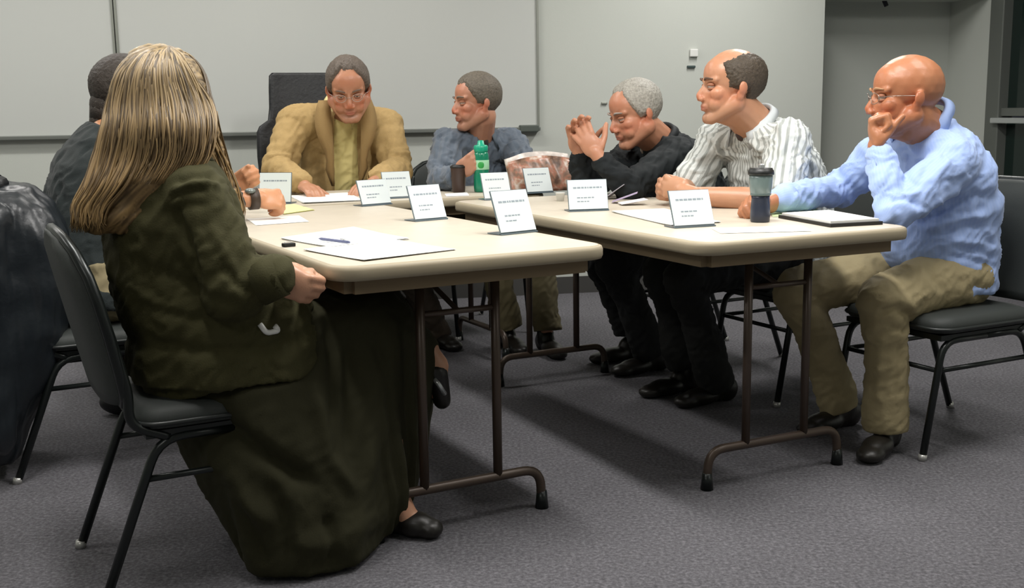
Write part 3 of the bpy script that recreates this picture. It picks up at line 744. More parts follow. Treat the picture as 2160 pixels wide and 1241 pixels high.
# ---- man in the striped short-sleeved shirt
def striped_man():
    fg = Fig((1.06, 4.21), F_R); P = person('seated man with bald crown and dark side hair in striped short-sleeved shirt', fg.o)
    hip = V(1.06, 4.21, .56); neck = at(1598, 258, Y=4.13)
    M = head_matrix(at(1540, 184, Y=4.06), (-1, -.10, 0), .0, 0, 1.13)
    sh = [at(1662, 300, Y=3.97), at(1512, 300, Y=4.30)]
    el = [at(1645, 425, Y=3.84), at(1452, 400, Y=4.28)]
    wr = [at(1450, 412, Y=3.92), at(1432, 402, Y=4.12)]
    kn = [at(1440, 590, Y=3.90), at(1395, 575, Y=4.12)]; an = [at(1512, 812, Y=4.02), at(1440, 770, Y=4.16)]
    mb = MB(); body_core(mb, hip, neck, M, sh, el, wr, kn, an, fg, neck_r=.071)
    head_prims(mb, M, jaw=1.0)
    for i in (0, 1): limb(mb, [el[i], el[i].lerp(wr[i], .4), wr[i]], [.045, .043, .030])
    hand_prims(mb, wr[1]+V(-.01, 0, .0), at(1395, 398, Y=4.06)-wr[1], V(0, -.9, -.3), V(-.1, -.2, 1), curl=(.9, 1.1, .6), s=1.12, thumb=(.75, .0, .6))
    hand_prims(mb, wr[0]+V(-.0, 0, .01), at(1405, 400, Y=3.98)-wr[0], V(-.2, .9, 0), V(-.0, .1, 1), curl=(.9, 1.1, .7), s=1.12, thumb=(.75, .0, .6))
    remesh(mb, 'body', M_skin, P, .0045, 3, skin_post(M, 'bd8b6c', ruddy=.7, stubble=.25))
    eyes(M, P, 1.13, mat('brow_brown', '5d4535', .6))
    hm = hair_mat('dark_brown_hair', '4a4136', 0)
    hair_shell(M, P, lambda a, z: min((a-1.25+.35*max(0, z-.02)/.06)*.05, .082-z+.02*min(1, a-1.2), (z+.075) if a > 2.2 else (z-(-.002-(a-1.3)*.02))*1.0) if True else 0, hm, .010)
    sb = MB(); torso(sb, fg, hip, neck, hw=(.18, .18, .19, .20, .17, .075), hd=(.14, .145, .14, .125, .09, .068), belly=.25, shr=(sh[1]-sh[0]).normalized())
    for i in (0, 1):
        limb(sb, [neck.lerp(sh[i], .15)-UP*.055, sh[i]], [.07, .078]); limb(sb, [sh[i], sh[i].lerp(el[i], .82)], [.078, .074])
    arms = [(sh[i], el[i], wr[i]) for i in (0, 1)]
    sc = stripes([(hip, neck, fg.r, .15)]+[(sh[i], el[i], V(0, 1, 0), .06) for i in (0, 1)])
    Ms = mat('striped_shirt', 'd4d9d6', .8, stripe=('8f9490', 290, .1, .8), bump=.1, bscale=90)
    folds = [([(1520, 310), (1528, 350), (1545, 400)], 8, -.010), ([(1600, 340), (1625, 310), (1650, 285)], 8, -.009), ([(1620, 370), (1650, 330), (1680, 310)], 8, -.008), ([(1440, 330), (1470, 350)], 8, -.008), ([(1580, 300), (1600, 380)], 8, -.007), ([(1490, 300), (1470, 340)], 8, .007)]
    top_garment = remesh(sb, 'shirt', Ms, P, .0075, 4, cloth_post(arms, .007, 8, folds, .004), sc)
    collar(neck+V(-.015, -.01, .0), M, fg, mat('striped_collar', 'c3c9cb', .8), top_garment, r=.077, h=.036, tilt=.4, gap=.5)
    # open neck, dark undershirt seen in the v
    c0 = neck+fg.f*.075-UP*.035; MB().ell(c0, (.022, .016, .034), sub=2).build('undershirt', mat('dark_undershirt', '4c3f3c', .8), P, True)
    Mt = mat('black_trousers', '191a18', .85)
    trousers(fg, hip, kn, an, Mt, P, rt=.09, rk=.072, ra=.068, seat_z=.449)
    shoe(an[0], (-.8, -.45, 0), M_shoe, P, h=.09); shoe(an[1], (-.85, -.4, 0), M_shoe, P, h=.09)
striped_man()

# ---- white-haired man in black
def black_man():
    fg = Fig((.79, 4.77), F_R); P = person('seated white-haired man in black polo shirt with fingertips pressed together', fg.o)
    hip = V(.79, 4.77, .55); neck = at(1392, 292, Y=4.70)
    M = head_matrix(at(1338, 240, Y=4.60), (-.93, -.36, 0), .30, 0, 1.12)
    sh = [at(1428, 330, Y=4.55), at(1338, 330, Y=4.78)]
    el = [at(1325, 398, Y=4.36), at(1235, 392, Y=4.50)]
    wr = [at(1262, 330, Y=4.36), at(1222, 326, Y=4.46)]
    kn = [at(1292, 556, Y=4.42), at(1262, 545, Y=4.62)]; an = [at(1372, 745, Y=4.52), at(1326, 690, Y=4.74)]
    mb = MB(); body_core(mb, hip, neck, M, sh, el, wr, kn, an, fg, neck_r=.071)
    head_prims(mb, M, jaw=1.1, fat=.006, nose=1.1)
    hand_prims(mb, wr[0], at(1232, 285, Y=4.38)-wr[0], V(-.3, 1, 0), V(.5, 0, 1), curl=(.35, .7, .5), s=1.1, spread=.3)
    hand_prims(mb, wr[1], at(1216, 282, Y=4.44)-wr[1], V(.3, -1, 0), V(.6, 0, 1), curl=(.3, .7, .5), s=1.1, spread=.3)
    remesh(mb, 'body', M_skin, P, .0045, 3, skin_post(M, 'b98468', ruddy=.85, stubble=.1))
    eyes(M, P, 1.12, mat('brow_grey', '9a8f86', .6))
    hm = hair_mat('white_grey_hair', '9c9990', 0)
    hair_shell(M, P, lambda a, z: min(((z-.098) if a < .7 else (z-(.098-(a-.7)*.16)) if a < 1.4 else (z+.012 if a < 1.9 else z+.07))*1, 1), hm, .009)
    sb = MB(); torso(sb, fg, hip, neck, hw=(.18, .18, .19, .195, .165, .075), hd=(.15, .15, .145, .125, .09, .068), belly=.3, shr=(sh[1]-sh[0]).normalized())
    for i in (0, 1):
        limb(sb, [neck.lerp(sh[i], .15)-UP*.055, sh[i]], [.078, .078]); limb(sb, [sh[i], el[i]], [.075, .056]); limb(sb, [el[i], wr[i].lerp(el[i], .18)], [.056, .042])
    arms = [(sh[i], el[i], wr[i]) for i in (0, 1)]
    top_garment = remesh(sb, 'shirt', mat('black_shirt', '191e20', .8, spec=.3), P, .008, 4, cloth_post(arms, .006, 8, (), .007))
    collar(neck+V(-.015, -.01, .0), M, fg, mat('black_collar', '181d20', .75), top_garment, r=.076, h=.034, tilt=.5, gap=.5)
    MB().ell(neck+fg.f*.082-UP*.035, (.016, .012, .03), sub=2).build('shirt_placket', mat('pale_placket', 'b5a79a', .7), P, True)
    Mt = mat('black_trousers_two', '17191a', .85)
    trousers(fg, hip, kn, an, Mt, P, rt=.09, rk=.072, ra=.07, seat_z=.449)
    shoe(an[0], (-.8, -.45, 0), M_shoe, P, h=.09); shoe(an[1], (-.85, -.4, 0), M_shoe, P, h=.09)
black_man()

# ---- man in the slate-blue shirt at the head table
def slate_man():
    fg = Fig((-.17, 5.46), F_H); P = person('seated grey-haired man in slate-blue shirt looking left behind the green bottle', fg.o)
    hip = V(-.17, 5.46, .55); neck = at(1008, 284, Y=5.32)
    M = head_matrix(at(1003, 216, Y=5.22), (-.92, -.40, 0), .06, 0, 1.10)
    sh = [at(1078, 305, Y=5.38), at(945, 305, Y=5.20)]
    el = [at(1118, 368, Y=5.14), at(928, 378, Y=5.02)]
    wr = [at(1085, 388, Y=4.92), at(962, 372, Y=4.86)]
    kn = [V(.13, 5.02, .53), V(-.10, 4.98, .53)]; an = [V(.155, 4.92, .10), V(-.02, 5.02, .10)]
    mb = MB(); body_core(mb, hip, neck, M, sh, el, wr, kn, an, fg, neck_r=.071)
    head_prims(mb, M, jaw=1.05, fat=.002)
    hand_prims(mb, wr[1]+V(.01, 0, .01), at(985, 345, Y=4.82)-wr[1]+V(.02, 0, 0), V(.5, .8, 0), V(-.4, 0, 1), curl=(.9, 1.0, .7), s=1.12, thumb=(.75, .1, .6))
    hand_prims(mb, wr[0], V(-.5, -.7, 0), V(0, 0, -1), V(-.7, .4, 0), curl=(.2, .3, .2), s=1.05)
    remesh(mb, 'body', M_skin, P, .0045, 3, skin_post(M, 'b5836a', ruddy=.95, stubble=.2))
    eyes(M, P, 1.10, mat('brow_slate', '6c6358', .6))
    hm = hair_mat('grey_brown_hair', '645d52', 0)
    hair_shell(M, P, lambda a, z: (z-.078) if a < .6 else (z-(.078-(a-.6)*.10) if a < 1.3 else (z+.005 if a < 1.75 else z+.066)), hm, .011)
    sb = MB(); torso(sb, fg, hip, neck, hw=(.17, .17, .185, .20, .17, .075), hd=(.135, .14, .135, .12, .09, .068), belly=.2, shr=(sh[1]-sh[0]).normalized())
    for i in (0, 1):
        limb(sb, [neck.lerp(sh[i], .15)-UP*.055, sh[i]], [.076, .077]); limb(sb, [sh[i], el[i]], [.074, .058]); limb(sb, [el[i], wr[i].lerp(el[i], .2)], [.058, .045])
    arms = [(sh[i], el[i], wr[i]) for i in (0, 1)]
    sc = stripes([(hip, neck, fg.r, .15)]+[(sh[i], el[i], V(0, 1, 0), .06) for i in (0, 1)])
    top_garment = remesh(sb, 'shirt', mat('slate_shirt', '5c6672', .8, stripe=('4a5765', 160, -.2, .5), sheen=.2), P, .008, 4, cloth_post(arms, .007, 8, (), .008), sc)
    collar(neck+V(-.0, -.015, .0), M, fg, mat('slate_collar', '4b5660', .75), top_garment, r=.074, h=.034, tilt=.35, gap=.5)
    MB().ell(neck+fg.f*.080-UP*.04, (.016, .012, .03), sub=2).build('undershirt', mat('black_undershirt', '26221f', .8), P, True)
    trousers(fg, hip, kn, an, mat('olive_trousers', '5a5238', .85), P, rt=.085, rk=.07, ra=.066, seat_z=.449)
    shoe(an[0], (.3, -.9, 0), M_shoe, P, h=.09); shoe(an[1], (.35, -.9, 0), M_shoe, P, h=.09)
slate_man()

# ---- man in the tan jacket at the head table
def tan_man():
    ff = V(.25, -.97, 0).normalized(); fg = Fig((-.84, 5.48), ff); P = person('seated man in tan jacket and pale yellow shirt looking down at his papers', fg.o)
    hip = V(-.85, 5.48, .55); neck = at(724, 222, Y=5.26)
    M = head_matrix(at(735, 188, Y=5.10), (.16, -1, 0), .42, -.05, 1.14)
    sh = [at(812, 268, Y=5.33), at(622, 262, Y=5.22)]
    el = [at(840, 360, Y=5.16), at(588, 358, Y=5.05)]
    wr = [at(792, 380, Y=4.88), at(640, 388, Y=4.80)]
    kn = [V(-.52, 4.96, .53), V(-.80, 4.96, .53)]; an = [at(925, 712, Y=5.10), at(880, 700, Y=5.12)]
    mb = MB(); body_core(mb, hip, neck, M, sh, el, wr, kn, an, fg, neck_r=.071)
    head_prims(mb, M, jaw=1.08, fat=.004)
    hand_prims(mb, wr[0]+V(0, 0, -.01), V(-.35, -.8, -.05), V(0, 0, -1), V(-.8, .3, 0), curl=(.25, .3, .2), s=1.1)
    hand_prims(mb, wr[1]+V(0, 0, -.01), V(.45, -.8, -.05), V(0, 0, -1), V(.8, .3, 0), curl=(.25, .3, .2), s=1.1)
    remesh(mb, 'body', M_skin, P, .0045, 3, skin_post(M, 'b38063', ruddy=.9, stubble=.15))
    eyes(M, P, 1.14, mat('brow_tan', '6a5648', .6), glasses=mat('glasses_wire_two', 'b0a8a0', .3, metal=.8))
    hm = hair_mat('grey_brown_hair_two', '5d534a', 0)
    hair_shell(M, P, lambda a, z: (z-.101) if a < .55 else (z-(.101-(a-.55)*.14) if a < 1.25 else (z+.0 if a < 1.75 else z+.066)), hm, .012)
    # yellow shirt core
    sb = MB(); torso(sb, fg, hip, neck-UP*.01, hw=(.17, .17, .18, .18, .14, .07), hd=(.145, .155, .15, .125, .09, .065), belly=.25)
    top_garment = remesh(sb, 'shirt', mat('yellow_shirt', 'e2d38e', .75), P, .008, 4, cloth_post((), .005, 8, (), 0))
    collar(neck+V(.0, -.01, .0), M, fg, mat('yellow_collar', 'dccd92', .75), top_garment, r=.077, h=.036, tilt=.6, gap=.45)
    # jacket: shell cut open down the front
    jb = MB(); rr = torso(jb, fg, hip, neck-UP*.005, hw=(.20, .205, .225, .235, .215, .085), hd=(.165, .17, .165, .14, .105, .07), belly=.25, shr=(sh[1]-sh[0]).normalized())
    for i in (0, 1):
        limb(jb, [neck.lerp(sh[i], .15)-UP*.055, sh[i]], [.088, .090]); limb(jb, [sh[i], el[i]], [.086, .070]); limb(jb, [el[i], wr[i].lerp(el[i], .12)], [.068, .052])
    arms = [(sh[i], el[i], wr[i]) for i in (0, 1)]
    jp = cloth_post(arms, .0036, 7, [([(628, 300), (622, 340), (630, 372)], 9, -.012), ([(640, 365), (665, 345), (685, 320)], 8, -.010), ([(650, 372), (690, 350)], 8, .009), ([(815, 290), (808, 340), (800, 380)], 9, -.011), ([(660, 215), (672, 250), (676, 300)], 7, -.006), ([(785, 225), (780, 300)], 7, -.006)], .010)
    Mj = mat('tan_jacket', 'a88d5c', .85, bump=.3, bscale=220, var=.06, vscale=60)
    ob = remesh(jb, 'jacket', Mj, P, .008, 5, jp)
    ctr = np.array(neck)-np.array(P.location); r_ = np.array(fg.r); f_ = np.array(fg.f)
    bm = bmesh.new(); bm.from_mesh(ob.data)
    # two planes bounding the opening, a v that narrows downward
    pl = []
    for sgn in (-1, 1):
        co = Vector(ctr)+Vector(r_)*(.052*sgn); nn = (Vector(r_)*sgn + UP*.015).normalized()
        bmesh.ops.bisect_plane(bm, geom=bm.verts[:]+bm.edges[:]+bm.faces[:], plane_co=co, plane_no=nn); pl.append((co, nn))
    dead = [f for f in bm.faces if all((f.calc_center_median()-c).dot(n) < 0 for c, n in pl) and (f.calc_center_median()-Vector(ctr)).dot(Vector(f_)) > -.045 and f.calc_center_median().z < ctr[2]+.09]
    bmesh.ops.delete(bm, geom=dead, context='FACES'); bm.to_mesh(ob.data); bm.free()
    so = ob.modifiers.new('t', 'SOLIDIFY'); so.thickness = .006; so.offset = -1
    # lapels
    for sgn in (-1, 1):
        top = neck + fg.r*.070*sgn + fg.f*.045 + UP*.022
        rows = []
        for t in [k/10 for k in range(11)]:
            c = top + (hip-neck)*(.62*t) + fg.f*(.055+.16*math.sin(min(1, t*1.1)*PI/2)-.03*t) - fg.r*sgn*.012*t - UP*.035*t
            w_ = .030+.045*math.sin(min(1, t*1.35+.15)*PI)**1.0 if t < .75 else .035*(1-t)/.25+.008
            rows.append([c, c+fg.r*sgn*w_*.5+fg.f*.008, c+fg.r*sgn*w_-fg.f*.012])
        VV = [p for r0 in rows for p in r0]; FF = []
        for k in range(10):
            for j in range(2): a = k*3+j; FF.append((a, a+1, a+4, a+3))
        lo = link_mesh('lapel', VV, FF, mat('tan_lapel', '94794c', .85, bump=.3, bscale=220), P, True); so = lo.modifiers.new('t', 'SOLIDIFY'); so.thickness = .006; so.offset = 0
    trousers(fg, hip, kn, an, mat('dark_brown_trousers', '33291d', .85), P, rt=.088, rk=.072, ra=.068, seat_z=.50)
    shoe(an[0], (.5, -.8, 0), M_shoe, P, h=.09); shoe(an[1], (.4, -.9, 0), M_shoe, P, h=.09)
tan_man()

# ---- person in the dark green sweater behind the woman
def green_person():
    fg = Fig(CG, F_L); P = person('seated person in dark teal sweater and khaki trousers, mostly hidden behind the long-haired woman', fg.o)
    hip = V(CG[0]-.01, CG[1], .55); neck = at(228, 268, Y=3.78)
    M = head_matrix(at(274, 206, Y=3.83), (.85, .45, 0), .14, 0, 1.08)
    sh = [at(205, 335, Y=3.92), at(262, 350, Y=3.60)]
    el = [at(380, 420, Y=3.95), at(390, 432, Y=3.55)]
    wr = [at(490, 396, Y=3.90), at(532, 420, Y=3.66)]
    kn = [fg.L(-.12, .42, .53), fg.L(.12, .42, .53)]; an = [fg.L(-.12, .42, .10), fg.L(.12, .42, .10)]
    mb = MB(); body_core(mb, hip, neck, M, sh, el, wr, kn, an, fg)
    head_prims(mb, M)
    hand_prims(mb, wr[1], at(578, 420, Y=3.70)-wr[1], V(.1, .7, -.8), V(-.4, .5, .8), curl=(1.1, 1.4, .9), s=1.12, thumb=(.8, .1, .5), fist=True)
    hand_prims(mb, wr[0], at(512, 384, Y=3.9)-wr[0], V(.3, -.4, -.6), V(-.4, 0, 1), curl=(1.0, 1.2, .8), s=1.0, thumb=(.8, .1, .5), fist=True)
    remesh(mb, 'body', M_skin, P, .005, 3, skin_post(M, 'c48c66', ruddy=.5))
    eyes(M, P, 1.1, mat('brow_dark', '3c322a', .6))
    hair_shell(M, P, lambda a, z: (z-.085) if a < .6 else (z-(.085-(a-.6)*.12) if a < 1.4 else (z+.02 if a < 1.7 else z+.10)), hair_mat('dark_hair', '3a332d', 0), .017)
    MB().cap(M @ V(0, -.062, -.03), M @ V(0, -.070, -.085), .062, .05, 3).build('nape_hair', MATS['dark_hair'], P, True)
    MB().tube([wr[1]-(wr[1]-el[1]).normalized()*.012, wr[1]+(wr[1]-el[1]).normalized()*.018], [.036, .036], 20).build('wristwatch_band', mat('brown_watch_strap', '3a2c20', .5), P, True)
    MB().ell(wr[1]+V(0, -.022, .028), (.018, .018, .010), sub=3).build('wristwatch', mat('watch_face', '7d8480', .3, metal=.5), P, True)
    sb = MB(); torso(sb, fg, hip, neck, hw=(.19, .19, .195, .20, .17, .075), hd=(.155, .155, .15, .135, .10, .07), belly=.2, shr=(sh[1]-sh[0]).normalized())
    for i in (0, 1):
        limb(sb, [neck.lerp(sh[i], .15)-UP*.055, sh[i]], [.07, .08]); limb(sb, [sh[i], el[i]], [.08, .062]); limb(sb, [el[i], wr[i].lerp(el[i], .3)], [.06, .045])
    top_garment = remesh(sb, 'sweater', mat('teal_sweater', '161f1f', .9, sheen=.08, bump=.3, bscale=300), P, .008, 4, cloth_post([(sh[i], el[i], wr[i]) for i in (0, 1)], .005, 8, (), .006))
    trousers(fg, hip, kn, an, mat('khaki_trousers_two', '857a5c', .85), P, rt=.095, rk=.072, ra=.066, seat_z=.449)
    shoe(an[0], (.8, .45, 0), M_shoe, P, h=.09); shoe(an[1], (.85, .4, 0), M_shoe, P, h=.09)
green_person()

# ---- long-haired woman, nearest
def woman():
    fg = Fig(CW, F_L); P = person('seated long-haired blonde woman in olive jacket and long dark skirt, seen from behind', fg.o)
    hip = V(CW[0]+.01, CW[1], .56); neck = at(352, 318, Y=2.64)
    hc = at(348, 212, Y=2.66); M = head_matrix(hc, (.55, .83, 0), .10, 0, 1.02)
    sh = [at(300, 375, Y=2.80), at(412, 420, Y=2.52)]
    el = [at(470, 600, Y=2.90), at(492, 618, Y=2.47)]
    wr = [at(600, 582, Y=2.60), at(584, 582, Y=2.47)]
    kn = [at(800, 655, Y=3.02), at(800, 670, Y=2.84)]; an = [at(904, 745, Y=3.0), at(836, 1050, z=.10)]
    mb = MB(); body_core(mb, hip, neck, M, sh, el, wr, kn, an, fg, neck_r=.052, leg_r=(.05, .034, .030))
    head_prims(mb, M, jaw=.9)
    hand_prims(mb, wr[1]-V(.01, 0, 0), at(650, 608, Y=2.49)-wr[1], V(.1, .9, -.4), V(.3, 0, 1), curl=(.8, 1.1, .7), s=1.0, thumb=(.8, .0, .5), fist=True)
    hand_prims(mb, wr[0], at(656, 598, Y=2.55)-wr[0], V(0, -.8, -.5), V(.2, 0, 1), curl=(.9, 1.1, .7), s=.98, thumb=(.85, .0, .4), fist=True)
    # feet: one planted, one raised and crossed
    fo = (at(925, 1094, z=0)-at(838, 1086, z=0)).normalized(); mb.cap(an[1], an[1]+fo*.03-UP*.055, .034, .03); mb.cap(an[1]+fo*.03-UP*.055, an[1]+fo*.09-UP*.075, .030, .022)
    ft = at(922, 828, Y=3.0); mb.cap(an[0], at(922, 772, Y=3.0), .031, .033); mb.cap(at(922, 772, Y=3.0), ft, .033, .024)
    remesh(mb, 'body', M_skin, P, .0045, 3, skin_post(M, 'c09074', ruddy=.6))
    eyes(M, P, 1.02, mat('brow_blonde', '8a6f4c', .6))
    # jacket
    sb = MB(); up_ = [ (0, .215, .185), (.18, .205, .18), (.42, .185, .165), (.70, .19, .15), (.88, .17, .12), (1, .095, .08)]
    torso(sb, fg, hip, neck-UP*.005, hw=[u[1] for u in up_], hd=[u[2] for u in up_], shr=(sh[1]-sh[0]).normalized(), bottom=-.085)
    sb.loft([oval(hip+UP*z+fg.f*.03, fg.r, fg.f, a, b, pw=.9) for z, a, b in ((-.09, .245, .235), (-.02, .24, .235), (.06, .225, .21), (.14, .20, .18))])
    for i in (0, 1):
        limb(sb, [neck-UP*.045, neck.lerp(sh[i], .15)-UP*.055, sh[i]], [.075, .080, .080]); limb(sb, [sh[i], sh[i].lerp(el[i], .55), el[i]], [.080, .080, .068]); limb(sb, [el[i], el[i].lerp(wr[i], .92)], [.066, .050])
    arms = [(sh[i], el[i], wr[i]) for i in (0, 1)]
    folds = [([(362, 391), (400, 374), (435, 369), (466, 381)], 9, -.012), ([(366, 405), (405, 389), (440, 385), (470, 398)], 8, .009), ([(348, 420), (395, 402), (440, 400)], 8, -.010), ([(350, 450), (400, 432), (440, 430)], 9, -.006), ([(356, 430), (385, 490), (403, 545), (422, 604)], 12, -.020),
             ([(300, 560), (360, 580), (430, 620), (520, 650)], 11, -.008), ([(285, 640), (380, 668), (470, 680)], 11, -.007), ([(300, 715), (420, 742), (560, 735), (650, 700)], 12, -.010), ([(470, 560), (500, 600), (545, 625)], 9, -.008), ([(440, 470), (470, 530), (500, 580)], 12, .006), ([(250, 520), (300, 560), (330, 640)], 12, -.006)]
    Mj = mat('olive_jacket', '3b3920', .85, spec=.25, bump=.25, bscale=260, var=.05, vscale=30)
    top_garment = remesh(sb, 'jacket', Mj, P, .008, 4, cloth_post(arms, .0038, 6, folds, .005))
    for i in (0, 1):
        d = (wr[i]-el[i]).normalized(); c = el[i].lerp(wr[i], .93); MB().tube([c-d*.04, c+d*.02], [.054, .050], 20).build('cuff', Mj, top_garment, True)
    collar(neck+V(.0, .0, .0), M, fg, Mj, top_garment, r=.07, h=.036, tilt=.2, gap=.7)
    # pale clip on the jacket's side
    from mathutils.bvhtree import BVHTree
    jk = top_garment; bv = BVHTree.FromPolygons([v.co+P.location for v in jk.data.vertices], [tuple(f.vertices) for f in jk.data.polygons])
    def onjacket(px, py):
        o_ = Vector((0, 0, CH)); dr = (at(px, py, Y=2)-o_).normalized(); hit = bv.ray_cast(o_, dr)[0]; return (hit if hit else at(px, py, Y=2.5)) - dr*.004
    a, b, c, d = onjacket(548, 684), onjacket(562, 703), onjacket(588, 698), onjacket(580, 688)
    MB().tube(bend([a, b, c, d], .01), .0065).build('jacket_clip', M_white, P, True)
    # long skirt: seat and knees down to a wide hem on the carpet
    pts = []
    kR, kL = kn[1], kn[0]
    def ringpts(c, r, n=14, zz=1.0): return [c+V(r*math.cos(2*PI*k/n), r*math.sin(2*PI*k/n), 0) for k in range(n)]
    pts += [p for z, k in ((-.09, 1), (.05, 1)) for p in oval(hip+UP*z, fg.r, fg.f, (.21 if z > 0 else .17)*k, .17*k)]
    for K in (kR, kL):
        bm_ = MB().ell(K+UP*.005, (.075, .075, .068), sub=2); pts += bm_.V
    hemp = [at(520, 1196, z=.01), at(565, 1220, z=.01), at(650, 1224, z=.01), at(755, 1200, z=.01), at(815, 1145, z=.012), at(846, 1080, z=.05), at(872, 1000, z=.12), V(-.30, 3.12, .05), V(-.42, 3.17, .02), V(-.58, 3.0, .02), at(500, 1085, z=.015)]
    pts += [fg.L(.222, .14, .40), fg.L(.225, .22, .36)]
    pts += hemp + [p+UP*.05 for p in hemp[:4]] + [at(884, 930, Y=2.94), at(896, 850, Y=2.96), at(906, 752, Y=2.97), at(893, 965, Y=3.0), at(930, 728, Y=3.02), at(866, 1000, Y=2.85), at(872, 900, Y=2.83), at(862, 1050, Y=2.88)]
    bm = bmesh.new(); vs = [bm.verts.new(p) for p in pts]; r_ = bmesh.ops.convex_hull(bm, input=bm.verts)
    bmesh.ops.delete(bm, geom=[v for v in bm.verts if not v.link_faces], context='VERTS'); bm.verts.index_update()
    sk = MB(); sk.add([v.co.copy() for v in bm.verts], [[v.index for v in f.verts] for f in bm.faces]); bm.free()
    cen = np.array([-.45, 2.83])
    sfold = [([(330, 812), (480, 822), (590, 795), (665, 758)], 13, -.020), ([(410, 850), (480, 905), (560, 962), (680, 1030)], 20, -.030), ([(435, 935), (500, 1040), (590, 1120)], 24, .022), ([(735, 700), (738, 800), (735, 960)], 13, -.018), ([(690, 650), (706, 780), (702, 900)], 12, -.016),
             ([(660, 800), (690, 960), (760, 1060)], 16, .016), ([(600, 1150), (700, 1150), (800, 1090), (850, 1000)], 26, .014), ([(560, 1010), (600, 1100), (610, 1190)], 16, -.014), ([(790, 700), (830, 820), (840, 960)], 14, -.014), ([(770, 760), (790, 900), (780, 1040)], 12, .010), ([(480, 1000), (530, 1120), (560, 1200)], 12, -.014), ([(690, 1080), (700, 1190)], 14, -.012)]
    def spost(co, no):
        a = np.arctan2(co[:, 1]-cen[1], co[:, 0]-cen[0]); hfall = np.clip((.52-co[:, 2])/.45, 0, 1)
        wob = noise3(np.column_stack([np.cos(a)*2.6, np.sin(a)*2.6, co[:, 2]*1.1+3]))
        d = (.055*wob + .011*np.sin(a*13+co[:, 2]*3+wob*7))*hfall*np.clip(1-np.abs(no[:, 2]), 0, 1)
        d = np.maximum(d, -.010)
        co = co + no*d[:, None]
        return cloth_post((), .0022, 5, sfold, 0, floorz=.006)(co, no)
    remesh(sk, 'skirt', mat('dark_skirt', '2c2b1b', .88, spec=.2, bump=.15, bscale=220), P, .009, 10, spost)
    # shoes
    s1 = MB(); R = Matrix.Rotation(math.atan2(.4, .9), 3, 'Z')
    base = an[1]+fo*.005; base.z = 0
    shoe(base, fo, M_shoe, P, k=.62, w=.042, h=.045)
    t = (at(935, 850, Y=3.02)-at(918, 775, Y=3.0)).normalized(); q = at(924, 808, Y=2.995)
    s2 = MB(); s2.cap(q-t*.03, q+t*.055, .034, .026); remesh(s2, 'shoe', M_shoe, P, .006, 2)
    MB().tube([at(916, 800, Y=2.96), at(926, 812, Y=2.955), at(938, 832, Y=2.97)], .007, 8).build('shoe_strap', M_silver, P, True)
    # hair: a cap over the skull flowing into a long fall, with locks laid over it
    rows = []   # (left px, right px, y px, depth centre, half depth)
    prof = [(318, 374, 103, 2.66, .03), (284, 402, 121, 2.655, .08), (257, 422, 158, 2.65, .115), (240, 440, 215, 2.64, .125), (225, 450, 270, 2.60, .115), (205, 440, 330, 2.565, .085), (185, 400, 385, 2.53, .07), (160, 350, 430, 2.515, .055), (158, 325, 462, 2.50, .045), (180, 300, 492, 2.50, .025)]
    rings = []
    for (l_, r__, y, dc, hd) in prof:
        A = at(l_, y, Y=dc); B = at(r__, y, Y=dc); c = (A+B)/2; hw = (B-A).length/2
        rings.append([c+V(1, 0, 0)*hw*math.cos(2*PI*k/36)+V(0, 1, 0)*hd*math.sin(2*PI*k/36) for k in range(36)])
    hb = MB().loft(rings); hb.ell(M @ V(0, -.012, .038), (.086, .105, .090), M.to_3x3())
    prof2 = [(395, 452, 235, 2.70, .05), (415, 462, 290, 2.72, .05), (435, 480, 345, 2.73, .045), (452, 498, 395, 2.73, .04), (470, 512, 440, 2.72, .03), (488, 514, 468, 2.71, .015)]
    rings = []
    for (l_, r__, y, dc, hd) in prof2:
        A = at(l_, y, Y=dc); B = at(r__, y, Y=dc); c = (A+B)/2; hw = (B-A).length/2
        rings.append([c+V(1, 0, 0)*hw*math.cos(2*PI*k/24)+V(0, 1, 0)*hd*math.sin(2*PI*k/24) for k in range(24)])
    hb.loft(rings)
    HM = bpy.data.materials.new('blonde_hair'); HM.use_nodes = True; b = HM.node_tree.nodes['Principled BSDF']
    at_ = HM.node_tree.nodes.new('ShaderNodeAttribute'); at_.attribute_name = 'Col'; HM.node_tree.links.new(at_.outputs['Color'], b.inputs['Base Color'])
    b.inputs['Roughness'].default_value = .42; b.inputs['Specular IOR Level'].default_value = .45
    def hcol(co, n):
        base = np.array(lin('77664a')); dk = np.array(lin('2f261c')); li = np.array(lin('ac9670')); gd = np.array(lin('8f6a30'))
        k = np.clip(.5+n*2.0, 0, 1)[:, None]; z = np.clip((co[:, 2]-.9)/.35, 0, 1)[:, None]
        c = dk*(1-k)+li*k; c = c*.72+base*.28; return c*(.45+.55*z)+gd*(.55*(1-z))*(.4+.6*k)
    def hpost(co, no):
        u = co[:, 0]/(.35+.9*(1.25-co[:, 2])); q = np.column_stack([u*75, co[:, 1]*18, co[:, 2]*5]); n = noise3(q)+.5*noise3(q*2.3)
        d = .005*n + .006*noise3(np.column_stack([u*22, co[:, 1]*8, co[:, 2]*4]))
        return co+no*d[:, None], hcol(co, n)
    hair = remesh(hb, 'hair', HM, P, .006, 4, hpost)
    # loose locks
    rng = random.Random(3); LV = []; LF = []; LC = []
    crown = M @ V(0, -.02, .128)
